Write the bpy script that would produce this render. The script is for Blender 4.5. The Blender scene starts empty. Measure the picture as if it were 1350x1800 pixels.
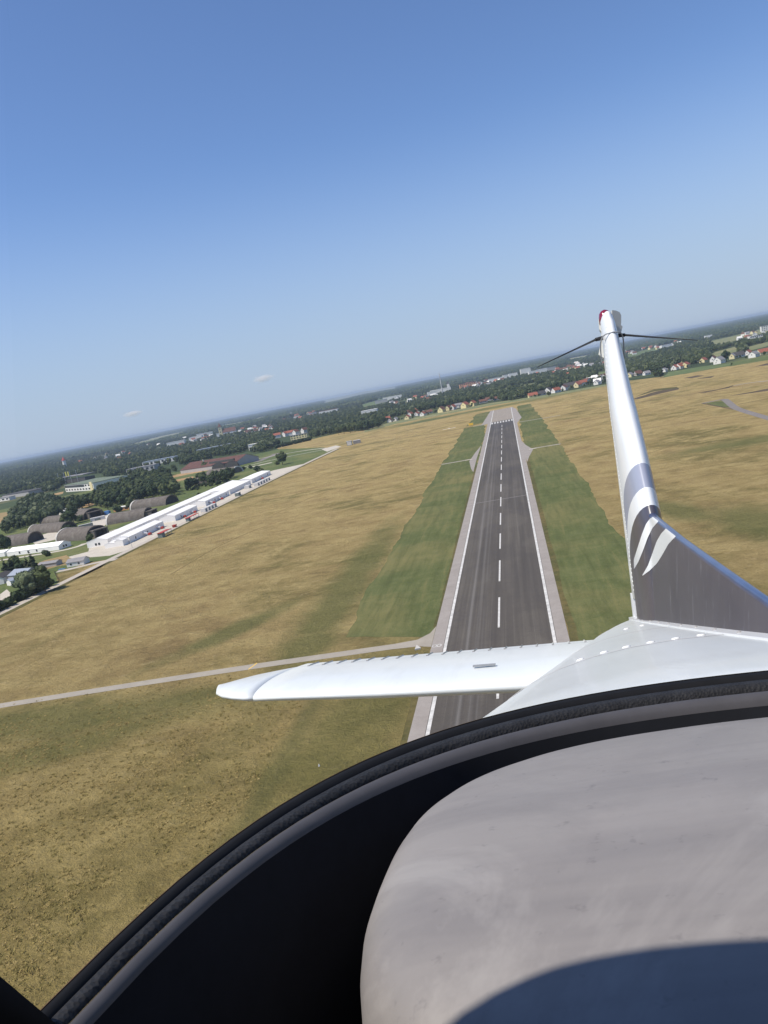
import bpy, bmesh, math, random
from mathutils import Vector, Matrix, noise
from mathutils.bvhtree import BVHTree

random.seed(7)
sc = bpy.context.scene
COL = sc.collection
rad = math.radians

# ------------------------------------------------------------------ camera
F, CX, CY, H = 1400.0, 675.0, 900.0, 75.0
RM = Matrix(((0.97118138, -0.16175545, -0.17504830),
             (0.14521571, -0.18080190, 0.97273998),
             (-0.18899506, -0.97012672, -0.15210201)))      # photo axes (right, down, forward) -> world (X right, Y along runway, Z up)
EYE = Vector((0, 0, H))
cam_d = bpy.data.cameras.new('camera')
cam = bpy.data.objects.new('camera', cam_d)
COL.objects.link(cam)
cam_d.sensor_fit = 'VERTICAL'
cam_d.sensor_height = 36.0
cam_d.lens = 28.0
cam_d.clip_start = 0.02
cam_d.clip_end = 120000.0
r, dn, fw = RM.col[0], RM.col[1], RM.col[2]
cam.matrix_world = Matrix(((r[0], -dn[0], -fw[0], 0), (r[1], -dn[1], -fw[1], 0), (r[2], -dn[2], -fw[2], H), (0, 0, 0, 1)))
sc.camera = cam

# ------------------------------------------------------------------ light
SUN_AZ = Vector((-0.80, -0.42, 0)).normalized()     # horizontal direction towards the sun: left of and behind the camera
SUN_EL = rad(56)
S2 = Vector((SUN_AZ.x * math.cos(SUN_EL), SUN_AZ.y * math.cos(SUN_EL), math.sin(SUN_EL)))
world = bpy.data.worlds.new('World')
sc.world = world
world.use_nodes = True
wn = world.node_tree
bg = wn.nodes['Background']
sky = wn.nodes.new('ShaderNodeTexSky')
sky.sky_type = 'NISHITA'
sky.sun_disc = False
sky.sun_elevation = SUN_EL
sky.sun_rotation = math.atan2(S2.x, S2.y)
sky.altitude = 500
sky.air_density = 1.0
sky.dust_density = 0.5
sky.ozone_density = 2.2
tint = wn.nodes.new('ShaderNodeMix')            # white balance of the sky light
tint.data_type = 'RGBA'
tint.blend_type = 'MULTIPLY'
tint.inputs[0].default_value = 1.0
tint.inputs[7].default_value = (0.91, 1.02, 1.24, 1)
wn.links.new(sky.outputs[0], tint.inputs[6])
# dull summer haze towards the horizon, the same all the way round
geo = wn.nodes.new('ShaderNodeNewGeometry')
sepw = wn.nodes.new('ShaderNodeSeparateXYZ')
wn.links.new(geo.outputs['Incoming'], sepw.inputs[0])
band = wn.nodes.new('ShaderNodeMapRange')
band.interpolation_type = 'SMOOTHSTEP'
band.inputs['From Min'].default_value = 0.0
band.inputs['From Max'].default_value = -0.30
band.inputs['To Min'].default_value = 0.86
band.inputs['To Max'].default_value = 0.0
wn.links.new(sepw.outputs[2], band.inputs['Value'])
hz_mix = wn.nodes.new('ShaderNodeMix')
hz_mix.data_type = 'RGBA'
hz_mix.inputs[7].default_value = (3.50, 4.35, 5.75, 1)
wn.links.new(band.outputs[0], hz_mix.inputs[0])
wn.links.new(tint.outputs[2], hz_mix.inputs[6])
wn.links.new(hz_mix.outputs[2], bg.inputs[0])
bg.inputs[1].default_value = 0.109
sun_d = bpy.data.lights.new('sun', 'SUN')
sun_d.energy = 4.7
sun_d.angle = rad(0.53)
sun_d.color = (1.0, 0.93, 0.82)
sun = bpy.data.objects.new('sun', sun_d)
COL.objects.link(sun)
sun.location = (0, 0, 200)
sun.rotation_euler = S2.to_track_quat('Z', 'Y').to_euler()
sc.view_settings.view_transform = 'Standard'
sc.view_settings.look = 'None'
sc.view_settings.gamma = 1
sc.view_settings.use_curve_mapping = False
sc.view_settings.exposure = 0.12
sc.cycles.use_denoising = True
sc.cycles.max_bounces = 6
sc.cycles.diffuse_bounces = 3
sc.cycles.volume_bounces = 6
sc.cycles.transparent_max_bounces = 16
sc.cycles.caustics_reflective = False
sc.cycles.caustics_refractive = False


# ------------------------------------------------------------------ helpers
def G(px, py, z=0.0):
    """Where the line of sight through a photo pixel meets the level z."""
    v = RM @ Vector(((px - CX) / F, (py - CY) / F, 1.0))
    return EYE + v * ((z - H) / v.z)


RT = RM.transposed()


def PX(p):
    c = RT @ (Vector(p) - EYE)
    if c.z < 1e-3:
        return (-9999, -9999)
    return (CX + F * c.x / c.z, CY + F * c.y / c.z)


def inpoly(x, y, poly):
    ins = False
    n = len(poly)
    j = n - 1
    for i in range(n):
        xi, yi = poly[i]
        xj, yj = poly[j]
        if (yi > y) != (yj > y) and x < (xj - xi) * (y - yi) / (yj - yi) + xi:
            ins = not ins
        j = i
    return ins


def tag(o, label=None, cat=None, group=None, kind=None):
    if label: o['label'] = label
    if cat: o['category'] = cat
    if group: o['group'] = group
    if kind: o['kind'] = kind
    return o


def empty(name, loc=(0, 0, 0), rz=0.0):
    o = bpy.data.objects.new(name, None)
    o.empty_display_size = 0.5
    o.location = loc
    o.rotation_euler = (0, 0, rz)
    COL.objects.link(o)
    return o


def link(name, me, parent=None, loc=None):
    o = bpy.data.objects.new(name, me)
    COL.objects.link(o)
    if parent: o.parent = parent
    if loc is not None: o.location = loc
    return o


def mesh(name, verts, faces, mat, parent=None, smooth=False, mats=None, fm=None):
    me = bpy.data.meshes.new(name)
    me.from_pydata([tuple(v) for v in verts], [], faces)
    for m in (mats or [mat]):
        me.materials.append(m)
    if fm:
        me.polygons.foreach_set('material_index', fm)
    if smooth:
        me.polygons.foreach_set('use_smooth', [True] * len(faces))
    me.update()
    return link(name, me, parent)


class MB:
    """Collects boxes, tubes and lofts; build() links them as one mesh object."""
    def __init__(s):
        s.v, s.f = [], []

    def add(s, vs, fs):
        b = len(s.v)
        s.v += [tuple(v) for v in vs]
        s.f += [tuple(b + i for i in f) for f in fs]

    def box(s, x0, x1, y0, y1, z0, z1):
        s.add([(x0, y0, z0), (x1, y0, z0), (x1, y1, z0), (x0, y1, z0), (x0, y0, z1), (x1, y0, z1), (x1, y1, z1), (x0, y1, z1)],
              [(0, 3, 2, 1), (4, 5, 6, 7), (0, 1, 5, 4), (1, 2, 6, 5), (2, 3, 7, 6), (3, 0, 4, 7)])

    def loft(s, rings, cap=True, closed=True):
        b = len(s.v)
        n = len(rings[0])
        for rg in rings: s.v += [tuple(p) for p in rg]
        for i in range(len(rings) - 1):
            for j in range(n if closed else n - 1):
                k = (j + 1) % n
                s.f.append((b + i * n + j, b + i * n + k, b + (i + 1) * n + k, b + (i + 1) * n + j))
        if cap and closed:
            s.f.append(tuple(b + j for j in range(n))[::-1])
            s.f.append(tuple(b + (len(rings) - 1) * n + j for j in range(n)))

    def tube(s, pts, r0, r1=None, n=8):
        r1 = r0 if r1 is None else r1
        pts = [Vector(p) for p in pts]
        rings = []
        for i, p in enumerate(pts):
            t = (pts[min(i + 1, len(pts) - 1)] - pts[max(i - 1, 0)]).normalized()
            a = t.cross(Vector((0.3, 0.2, 0.93)))
            if a.length < 1e-3: a = t.cross(Vector((1, 0, 0)))
            a.normalize()
            c = t.cross(a)
            rr = r0 + (r1 - r0) * i / max(1, len(pts) - 1)
            rings.append([p + a * rr * math.cos(2 * math.pi * k / n) + c * rr * math.sin(2 * math.pi * k / n) for k in range(n)])
        s.loft(rings)

    def build(s, name, mat, parent=None, smooth=False, **kw):
        return mesh(name, s.v, s.f, mat, parent, smooth, **kw)


def flip_out(o):
    bm = bmesh.new()
    bm.from_mesh(o.data)
    bmesh.ops.recalc_face_normals(bm, faces=bm.faces)
    bm.to_mesh(o.data)
    bm.free()
    return o


# ------------------------------------------------------------------ materials
class NT:
    def __init__(s, name):
        s.m = bpy.data.materials.new(name)
        s.m.use_nodes = True
        s.t = s.m.node_tree
        s.b = s.t.nodes['Principled BSDF']
        s.tc = None

    def n(s, typ, **kw):
        nd = s.t.nodes.new(typ)
        for k, v in kw.items(): setattr(nd, k, v)
        return nd

    def l(s, a, b):
        s.t.links.new(a, b)

    def coord(s, which='Object', scale=(1, 1, 1), rot=(0, 0, 0)):
        if s.tc is None: s.tc = s.n('ShaderNodeTexCoord')
        mp = s.n('ShaderNodeMapping')
        mp.inputs['Scale'].default_value = scale
        mp.inputs['Rotation'].default_value = rot
        s.l(s.tc.outputs[which], mp.inputs['Vector'])
        return mp.outputs[0]

    def noise(s, scale, detail=4, rough=0.55, dist=0.0, stretch=(1, 1, 1), rot=0.0):
        nz = s.n('ShaderNodeTexNoise')
        nz.inputs['Scale'].default_value = scale
        nz.inputs['Detail'].default_value = detail
        nz.inputs['Roughness'].default_value = rough
        nz.inputs['Distortion'].default_value = dist
        s.l(s.coord('Object', stretch, (0, 0, rot)), nz.inputs['Vector'])
        return nz.outputs['Fac']

    def ramp(s, fac, stops, interp='LINEAR'):
        r_ = s.n('ShaderNodeValToRGB')
        r_.color_ramp.interpolation = interp
        els = r_.color_ramp.elements
        while len(els) < len(stops): els.new(0.5)
        for e, (p, c) in zip(els, stops):
            e.position = p
            e.color = (*c, 1) if len(c) == 3 else c
        s.l(fac, r_.inputs['Fac'])
        return r_.outputs['Color']

    def fac(s, f, lo, hi):
        m = s.n('ShaderNodeMapRange')
        m.inputs['From Min'].default_value = lo
        m.inputs['From Max'].default_value = hi
        s.l(f, m.inputs['Value'])
        return m.outputs[0]

    def mix(s, fac, a, b, blend='MIX'):
        m = s.n('ShaderNodeMix', data_type='RGBA', blend_type=blend)
        if isinstance(fac, (int, float)): m.inputs[0].default_value = fac
        else: s.l(fac, m.inputs[0])
        for i, v in ((6, a), (7, b)):
            if isinstance(v, (tuple, list)): m.inputs[i].default_value = (*v, 1)
            else: s.l(v, m.inputs[i])
        return m.outputs[2]

    def math(s, op, a, b=None):
        m = s.n('ShaderNodeMath', operation=op)
        for i, v in ((0, a), (1, b)):
            if v is None: continue
            if isinstance(v, (int, float)): m.inputs[i].default_value = v
            else: s.l(v, m.inputs[i])
        return m.outputs[0]

    def xyz(s):
        x = s.n('ShaderNodeSeparateXYZ')
        s.l(s.coord('Object'), x.inputs[0])
        return x.outputs

    def bump(s, h, strength=0.3, dist=0.1):
        b_ = s.n('ShaderNodeBump')
        b_.inputs['Strength'].default_value = strength
        b_.inputs['Distance'].default_value = dist
        s.l(h, b_.inputs['Height'])
        s.l(b_.outputs[0], s.b.inputs['Normal'])

    def out(s, col, rough=0.8, spec=0.3, metal=0.0, coat=0.0):
        if isinstance(col, (tuple, list)): s.b.inputs['Base Color'].default_value = (*col, 1)
        else: s.l(col, s.b.inputs['Base Color'])
        if isinstance(rough, (int, float)): s.b.inputs['Roughness'].default_value = rough
        else: s.l(rough, s.b.inputs['Roughness'])
        s.b.inputs['Specular IOR Level'].default_value = spec
        s.b.inputs['Metallic'].default_value = metal
        s.b.inputs['Coat Weight'].default_value = coat
        return s.m


def flat(name, c, var=0.12, scale=0.6, rough=0.8, spec=0.25, coat=0.0):
    n = NT(name)
    f = n.noise(scale, 5, 0.6)
    col = n.ramp(f, [(0.25, tuple(x * (1 - var) for x in c)), (0.75, tuple(min(1, x * (1 + var)) for x in c))])
    return n.out(col, rough, spec, 0, coat)


M = {}


def blob(n, x, y, rx, ry, rot=0.0, soft=0.6, ns=0.02):
    """Soft-edged ragged patch mask on the ground at a fixed place (green regrowth, trampled spots)."""
    mp = n.n('ShaderNodeMapping', vector_type='TEXTURE')
    mp.inputs['Location'].default_value = (x, y, 0)
    mp.inputs['Rotation'].default_value = (0, 0, rot)
    mp.inputs['Scale'].default_value = (rx, ry, 1)
    n.coord()
    n.l(n.tc.outputs['Object'], mp.inputs['Vector'])
    ln = n.n('ShaderNodeVectorMath', operation='LENGTH')
    n.l(mp.outputs[0], ln.inputs[0])
    d = n.math('ADD', ln.outputs['Value'], n.math('MULTIPLY', n.math('SUBTRACT', n.noise(ns, 6, 0.7), 0.5), 1.8))
    return n.fac(d, 1.0 + soft / 2, 1.0 - soft / 2)


def mk_drygrass():
    n = NT('dry_grass_field')
    big = n.noise(0.013, 5, 0.6, 0.6)
    mid = n.noise(0.055, 9, 0.78, 0.15, (0.8, 1.0, 1), 0.2)
    clump = n.noise(0.20, 7, 0.82, 0.2, (0.7, 1.0, 1), -0.3)
    fine = n.noise(0.9, 5, 0.8, 0.6)
    c = n.ramp(big, [(0.36, (0.225, 0.185, 0.066)), (0.47, (0.360, 0.268, 0.108)), (0.54, (0.420, 0.310, 0.130)), (0.64, (0.320, 0.228, 0.096))])
    c = n.mix(n.fac(mid, 0.47, 0.62), c, (0.490, 0.372, 0.160))
    c = n.mix(n.math('MULTIPLY', n.fac(mid, 0.46, 0.34), 0.5), c, (0.170, 0.125, 0.055))
    c = n.mix(n.math('MULTIPLY', n.fac(clump, 0.56, 0.68), 0.75), c, (0.560, 0.430, 0.220))
    c = n.mix(n.math('MULTIPLY', n.fac(clump, 0.42, 0.31), 0.6), c, (0.120, 0.090, 0.038))
    c = n.mix(n.math('MULTIPLY', n.fac(fine, 0.50, 0.30), 0.40), c, (0.100, 0.078, 0.032))
    tuft = n.noise(0.42, 4, 0.9, 0.1)
    c = n.mix(n.math('MULTIPLY', n.fac(tuft, 0.58, 0.80), 0.30), c, (0.120, 0.088, 0.034))
    c = n.mix(n.math('MULTIPLY', n.fac(tuft, 0.40, 0.30), 0.5), c, (0.560, 0.440, 0.200))
    green = None
    for a in ((-112, 262, 34, 7, 1.05), (-150, 197, 60, 14, -0.05), (-128, 178, 40, 9, 0.45), (-95, 202, 30, 9, 0.1), (64, 345, 9, 30, 0.25), (88, 300, 16, 45, 0.3), (150, 520, 60, 16, 0.1), (-40, 1500, 240, 40, 0.1), (-75, 300, 10, 130, 0), (-46, 150, 15, 85, 0), (-46, 110, 16, 80, 0)):
        b = blob(n, *a[:4], a[4], 0.9, 0.035)
        green = b if green is None else n.math('MAXIMUM', green, b)
    c = n.mix(n.math('MULTIPLY', green, 0.72), c, n.mix(n.fac(fine, 0.3, 0.7), (0.085, 0.105, 0.030), (0.185, 0.190, 0.066)))
    lane = blob(n, -61, 130, 2.6, 88, 0, 1.2, 0.06)
    c = n.mix(n.math('MULTIPLY', lane, 0.6), c, (0.075, 0.105, 0.040))
    near = n.fac(n.xyz()[1], 250, 130)
    c = n.mix(n.math('MULTIPLY', near, 0.48), c, n.mix(n.fac(mid, .38, .62), (0.205, 0.160, 0.048), (0.370, 0.280, 0.092)))
    h = n.math('ADD', n.math('ADD', n.math('MULTIPLY', fine, 0.8), n.math('MULTIPLY', clump, 3.0)), n.math('MULTIPLY', mid, 4.0))
    n.bump(h, 0.9, 1.0)
    return n.out(c, 0.95, 0.1)


def mk_green(name, a, b, rot=0.0, stretch=(1, 0.08, 1)):
    n = NT(name)
    f = n.noise(0.10, 7, 0.70, 0.8)
    st = n.noise(0.30, 5, 0.65, 0.3, stretch, rot)
    fi = n.noise(0.8, 5, 0.8, 0.5)
    big = n.noise(0.012, 4, 0.6, 0.5)
    dry = tuple(x * k for x, k in zip(b, (1.75, 1.35, 1.45)))
    c = n.mix(n.fac(f, 0.36, 0.64), a, b)
    c = n.mix(n.math('MULTIPLY', n.fac(big, 0.48, 0.64), 0.55), c, dry)
    c = n.mix(n.math('MULTIPLY', n.fac(st, 0.48, 0.66), 0.45), c, tuple(x * 0.66 for x in a))
    c = n.mix(n.math('MULTIPLY', n.fac(st, 0.46, 0.34), 0.30), c, dry)
    c = n.mix(n.math('MULTIPLY', n.fac(fi, 0.54, 0.74), 0.45), c, dry)
    c = n.mix(n.math('MULTIPLY', n.fac(fi, 0.44, 0.28), 0.45), c, tuple(x * 0.5 for x in a))
    n.bump(n.math('ADD', fi, f), 0.6, 0.6)
    return n.out(c, 0.95, 0.1)


def mk_asphalt():
    n = NT('runway_asphalt')
    st = n.noise(0.35, 6, 0.62, 0.0, (1.0, 0.012, 1))
    st2 = n.noise(1.1, 4, 0.6, 0.0, (1.0, 0.006, 1))
    big = n.noise(0.03, 5, 0.6, 0.5)
    fi = n.noise(2.0, 3, 0.7)
    c = n.ramp(st, [(0.30, (0.070, 0.061, 0.051)), (0.5, (0.094, 0.082, 0.068)), (0.68, (0.126, 0.111, 0.092))])
    c = n.mix(n.math('MULTIPLY', n.fac(st2, 0.55, 0.72), 0.35), c, (0.190, 0.168, 0.140))
    c = n.mix(n.math('MULTIPLY', n.fac(big, 0.45, 0.7), 0.5), c, (0.078, 0.068, 0.064))
    pa = n.noise(0.022, 3, 0.5, 0.0, (1.6, 0.55, 1))
    c = n.mix(n.math('MULTIPLY', n.fac(pa, 0.52, 0.56), 0.30), c, (0.062, 0.055, 0.050))
    c = n.mix(n.math('MULTIPLY', n.fac(pa, 0.45, 0.41), 0.25), c, (0.150, 0.132, 0.108))
    cr = n.noise(0.16, 6, 0.7, 1.5, (1, 1.6, 1))
    c = n.mix(n.math('MULTIPLY', n.fac(n.math('ABSOLUTE', n.math('SUBTRACT', cr, 0.5)), 0.012, 0.0), 0.5), c, (0.035, 0.032, 0.030))
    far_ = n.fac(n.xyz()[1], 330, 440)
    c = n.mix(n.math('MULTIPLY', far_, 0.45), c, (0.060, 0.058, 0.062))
    # tyre rubber lanes on both sides of the centre line
    x = n.xyz()[0]
    for xc, w, k in ((-9.0, 1.1, 0.42), (-6.2, 0.8, 0.30), (-4.6, 0.6, 0.25)):
        d = n.math('ABSOLUTE', n.math('ADD', x, -xc))
        c = n.mix(n.math('MULTIPLY', n.fac(d, w, 0.1), n.math('MULTIPLY', n.fac(st2, 0.3, 0.6), k)), c, (0.230, 0.215, 0.198))
    c = n.mix(n.math('MULTIPLY', n.fac(fi, 0.4, 0.8), 0.18), c, (0.05, 0.046, 0.044))
    return n.out(c, 0.9, 0.2)


def mk_concrete(name, a, b, scale=0.15):
    n = NT(name)
    f = n.noise(scale, 7, 0.65, 0.4)
    g = n.noise(scale * 8, 4, 0.7)
    c = n.mix(n.fac(f, 0.3, 0.7), a, b)
    c = n.mix(n.math('MULTIPLY', n.fac(g, 0.5, 0.8), 0.3), c, tuple(x * 0.6 for x in a))
    return n.out(c, 0.9, 0.2)


def mk_country():
    n = NT('countryside')
    v = n.n('ShaderNodeTexVoronoi')
    v.inputs['Scale'].default_value = 0.0035
    n.l(n.coord('Object', (1, 0.55, 1), (0, 0, 0.35)), v.inputs['Vector'])
    sep = n.n('ShaderNodeSeparateColor')
    n.l(v.outputs['Color'], sep.inputs[0])
    c = n.ramp(sep.outputs[0], [(0.0, (0.030, 0.045, 0.020)), (0.25, (0.055, 0.078, 0.032)), (0.45, (0.036, 0.052, 0.022)), (0.70, (0.13, 0.145, 0.06)), (0.78, (0.045, 0.068, 0.028)), (0.93, (0.16, 0.15, 0.07))], 'CONSTANT')
    c = n.mix(0.5, c, n.ramp(n.noise(0.02, 6, 0.7), [(0.35, (0.03, 0.045, 0.018)), (0.65, (0.08, 0.10, 0.042))]))
    return n.out(c, 0.95, 0.1)


def mk_leaf(name, dark, light):
    n = NT(name)
    oi = n.n('ShaderNodeObjectInfo')
    f = n.noise(0.55, 3, 0.6)
    c = n.mix(n.fac(f, 0.3, 0.7), dark, light)
    c = n.mix(n.fac(oi.outputs['Random'], 0.35, 1.0), c, tuple(b * 1.25 + 0.014 * (i == 0) for i, b in enumerate(light)))
    n.l(c, n.b.inputs['Base Color'])
    n.b.inputs['Subsurface Weight'].default_value = 0.0
    return n.out(c, 0.8, 0.15)


def mk_shelter():
    n = NT('weathered_shelter_concrete')
    f = n.noise(0.25, 6, 0.7, 0.4)
    st = n.noise(1.2, 5, 0.7, 0, (1, 1, 0.1))
    c = n.ramp(f, [(0.3, (0.100, 0.086, 0.074)), (0.5, (0.150, 0.130, 0.112)), (0.7, (0.210, 0.190, 0.165))])
    c = n.mix(n.math('MULTIPLY', n.fac(st, 0.45, 0.75), 0.45), c, (0.075, 0.066, 0.056))
    n.bump(f, 0.4, 0.3)
    return n.out(c, 0.95, 0.1)


def mk_fabric():
    n = NT('white_tent_fabric')
    f = n.noise(0.15, 4, 0.6)
    return n.out(n.mix(n.fac(f, 0.3, 0.7), (0.90, 0.875, 0.83), (0.85, 0.825, 0.78)), 0.9, 0.1)


def mk_paint_white(name='white_aircraft_paint', k=1.0):
    n = NT(name)
    f = n.noise(3.0, 5, 0.6, 0.3)
    st = n.noise(9.0, 5, 0.7, 0.2, (1, 0.15, 1))
    c = n.mix(n.fac(f, 0.3, 0.75), (0.74 * k, 0.765 * k, 0.755 * k), (0.67 * k, 0.70 * k, 0.695 * k))
    c = n.mix(n.math('MULTIPLY', n.fac(st, 0.52, 0.75), 0.30), c, (0.52 * k, 0.52 * k, 0.49 * k))
    return n.out(c, 0.36, 0.45, 0, 0.12)


def navy_over(n, base):
    """Dark blue-grey paint with dust runs and scratches."""
    st = n.noise(38.0, 5, 0.8, 0.15, (1, 1, 0.09))
    cl = n.noise(2.2, 4, 0.6, 0.6)
    c = n.mix(n.fac(cl, 0.3, 0.7), (0.058, 0.055, 0.076), (0.084, 0.080, 0.100))
    return n.mix(n.math('MULTIPLY', n.fac(st, 0.58, 0.72), 0.55), c, (0.27, 0.27, 0.30))


def mk_navy():
    n = NT('navy_aircraft_paint')
    return n.out(navy_over(n, None), 0.38, 0.4, 0, 0.1)


def mk_fin():
    n = NT('fin_paint')
    x = n.xyz()
    v = n.math('ADD', x[2], n.math('MULTIPLY', n.math('SUBTRACT', x[1], 2.9), 0.40))
    w = n.fac(v, -0.5, 0.5)
    navy = navy_over(n, None)
    f = n.noise(3.0, 5, 0.6, 0.3)
    white = n.mix(n.fac(f, 0.3, 0.75), (0.78, 0.79, 0.79), (0.70, 0.715, 0.72))
    isw = n.ramp(w, [(0.0, (0, 0, 0)), (0.428, (1, 1, 1))], 'CONSTANT')
    isg = n.ramp(w, [(0.0, (0, 0, 0)), (0.505, (1, 1, 1)), (0.615, (0, 0, 0))], 'CONSTANT')
    c = n.mix(isw, navy, white)
    c = n.mix(isg, c, (0.30, 0.32, 0.40))
    return n.out(c, 0.33, 0.45, 0, 0.15)


def mk_vinyl():
    n = NT('grey_vinyl')
    f = n.noise(7.0, 5, 0.6, 0.5)
    st = n.noise(9.0, 5, 0.65, 0.2, (0.10, 1.0, 1.0), 0.12)
    sp = n.noise(60.0, 3, 0.7)
    c = n.mix(n.fac(f, 0.3, 0.7), (0.240, 0.224, 0.214), (0.278, 0.258, 0.246))
    c = n.mix(n.math('MULTIPLY', n.fac(st, 0.45, 0.66), 0.55), c, (0.165, 0.155, 0.156))
    c = n.mix(n.math('MULTIPLY', n.fac(sp, 0.63, 0.73), 0.5), c, (0.13, 0.12, 0.12))
    sm = n.noise(3.2, 6, 0.7, 1.0)
    c = n.mix(n.math('MULTIPLY', n.fac(sm, 0.52, 0.68), 0.55), c, (0.175, 0.164, 0.162))
    c = n.mix(n.math('MULTIPLY', n.fac(sm, 0.46, 0.34), 0.5), c, (0.345, 0.325, 0.310))
    fine = n.noise(320.0, 2, 0.5)
    n.bump(fine, 0.08, 0.001)
    return n.out(c, n.fac(n.noise(5.0, 5, .7), -.6, 1.6), 0.28)


def mk_leatherette():
    n = NT('black_leatherette')
    v = n.n('ShaderNodeTexVoronoi')
    v.inputs['Scale'].default_value = 330.0
    n.l(n.coord(), v.inputs['Vector'])
    f = n.noise(40, 3, 0.6)
    c = n.mix(n.fac(f, 0.3, 0.7), (0.018, 0.018, 0.019), (0.032, 0.032, 0.034))
    n.bump(v.outputs['Distance'], 0.7, 0.0012)
    return n.out(c, 0.6, 0.2)


M['dry'] = mk_drygrass()
M['strip'] = mk_green('mown_strip_grass', (0.088, 0.105, 0.036), (0.128, 0.140, 0.054))
M['strip_near'] = mk_green('sparse_strip_grass', (0.135, 0.140, 0.058), (0.190, 0.185, 0.085))
M['lawn'] = mk_green('lawn_grass', (0.078, 0.112, 0.036), (0.125, 0.150, 0.055), 0, (1, 1, 1))
M['crop'] = mk_green('green_crop', (0.090, 0.130, 0.050), (0.120, 0.160, 0.062), 0.4)
M['meadow'] = mk_green('pale_meadow', (0.150, 0.170, 0.080), (0.210, 0.220, 0.105), 0.3)
M['stubble'] = mk_green('tan_stubble', (0.250, 0.190, 0.090), (0.320, 0.240, 0.115), 0.3)
M['scrub'] = mk_green('dark_scrub', (0.080, 0.062, 0.040), (0.120, 0.095, 0.062), 0, (1, 1, 1))
M['verge'] = mk_green('dark_verge', (0.075, 0.078, 0.028), (0.120, 0.108, 0.042), 0, (1, 1, 1))
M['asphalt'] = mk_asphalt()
M['shoulder'] = mk_concrete('shoulder_concrete', (0.270, 0.238, 0.210), (0.335, 0.300, 0.268))
M['pad'] = mk_concrete('pad_concrete', (0.250, 0.215, 0.175), (0.320, 0.275, 0.225))
M['road'] = mk_concrete('road_concrete', (0.400, 0.350, 0.290), (0.500, 0.445, 0.375))
M['taxi'] = mk_concrete('taxiway_concrete', (0.300, 0.265, 0.215), (0.370, 0.330, 0.270))
M['apron'] = mk_concrete('apron_concrete', (0.470, 0.420, 0.340), (0.560, 0.505, 0.420))
M['greyroad'] = mk_concrete('old_asphalt', (0.180, 0.160, 0.145), (0.230, 0.205, 0.185))
M['line'] = flat('white_road_paint', (0.56, 0.54, 0.50), 0.3, 0.5, 0.7)
M['faint'] = flat('faded_joint', (0.20, 0.185, 0.17), 0.1)
M['country'] = mk_country()
M['leaf'] = mk_leaf('leaf_dark', (0.015, 0.027, 0.012), (0.050, 0.075, 0.029))
M['leaf2'] = mk_leaf('leaf_mid', (0.025, 0.040, 0.015), (0.074, 0.100, 0.038))
M['leaf3'] = mk_leaf('leaf_willow', (0.058, 0.078, 0.038), (0.125, 0.150, 0.080))
M['leaf4'] = mk_leaf('leaf_conifer', (0.013, 0.024, 0.013), (0.034, 0.050, 0.024))
M['bark'] = flat('bark', (0.09, 0.065, 0.045), 0.3, 1.5)
M['shelter'] = mk_shelter()
M['shelter_rim'] = flat('pale_rim_concrete', (0.58, 0.55, 0.50), 0.15, 0.5)
M['shelter_in'] = flat('dark_portal_steel', (0.055, 0.052, 0.050), 0.2, 0.3)
M['tent'] = mk_fabric()
M['tent_seam'] = flat('tent_seam', (0.52, 0.51, 0.50), 0.05)
M['window'] = flat('dark_window_glass', (0.035, 0.040, 0.048), 0.2, 1, 0.15, 0.5)
M['red'] = flat('red_paint', (0.43, 0.060, 0.040), 0.15, 1.0, 0.5)
M['white'] = flat('white_render', (0.78, 0.75, 0.69), 0.06, 0.5)
M['cream'] = flat('cream_render', (0.72, 0.62, 0.36), 0.06, 0.5)
M['yellow'] = flat('yellow_render', (0.76, 0.66, 0.36), 0.06, 0.5)
M['grey_wall'] = flat('grey_render', (0.42, 0.40, 0.38), 0.1, 0.5)
M['orange_wall'] = flat('orange_render', (0.72, 0.36, 0.18), 0.08, 0.5)
M['roof_red'] = flat('red_roof_tiles', (0.31, 0.105, 0.066), 0.25, 0.5)
M['roof_brown'] = flat('brown_roof_tiles', (0.15, 0.072, 0.050), 0.25, 0.5)
M['roof_grey'] = flat('grey_roof_sheet', (0.26, 0.25, 0.25), 0.12, 0.3)
M['roof_dark'] = flat('dark_roof', (0.075, 0.07, 0.068), 0.2, 0.4)
M['roof_blue'] = flat('blue_grey_sheet_roof', (0.30, 0.33, 0.38), 0.1, 0.3, 0.5)
M['roof_green'] = flat('green_flat_roof', (0.16, 0.19, 0.13), 0.2, 0.2)
M['roof_rust'] = flat('rusty_hall_roof', (0.120, 0.058, 0.045), 0.25, 0.12)
M['container'] = flat('pale_container', (0.62, 0.60, 0.57), 0.1, 0.6)
M['container_side'] = flat('grey_green_container', (0.20, 0.23, 0.21), 0.15, 0.6)
M['blue'] = flat('blue_tarp', (0.10, 0.25, 0.55), 0.1)
M['yellow_sign'] = flat('yellow_sign', (0.80, 0.50, 0.06), 0.08)
M['banner'] = flat('yellow_banner', (0.42, 0.40, 0.10), 0.15)
M['steel'] = flat('galvanised_steel', (0.40, 0.41, 0.42), 0.1, 1, 0.5)
M['mast_red'] = flat('mast_red', (0.45, 0.08, 0.06), 0.1)
M['paint'] = mk_paint_white()
M['deck'] = mk_paint_white('low_sun_white_paint', 0.84)  # white paint darkened for the tail cone, its weaker slanting sun put into colour
M['navy'] = mk_navy()
M['ridge_sheen'] = flat('gloss_blue_ridge_sky_sheen', (0.030, 0.050, 0.130), 0.25, 14, 0.3, 0.6, 0.6)  # blue gloss paint, the sky reflected on the ridge put into its colour
M['fin'] = mk_fin()
M['stripe'] = flat('white_stripe_paint', (0.74, 0.755, 0.76), 0.05, 4, 0.3, 0.5, 0.3)
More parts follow.
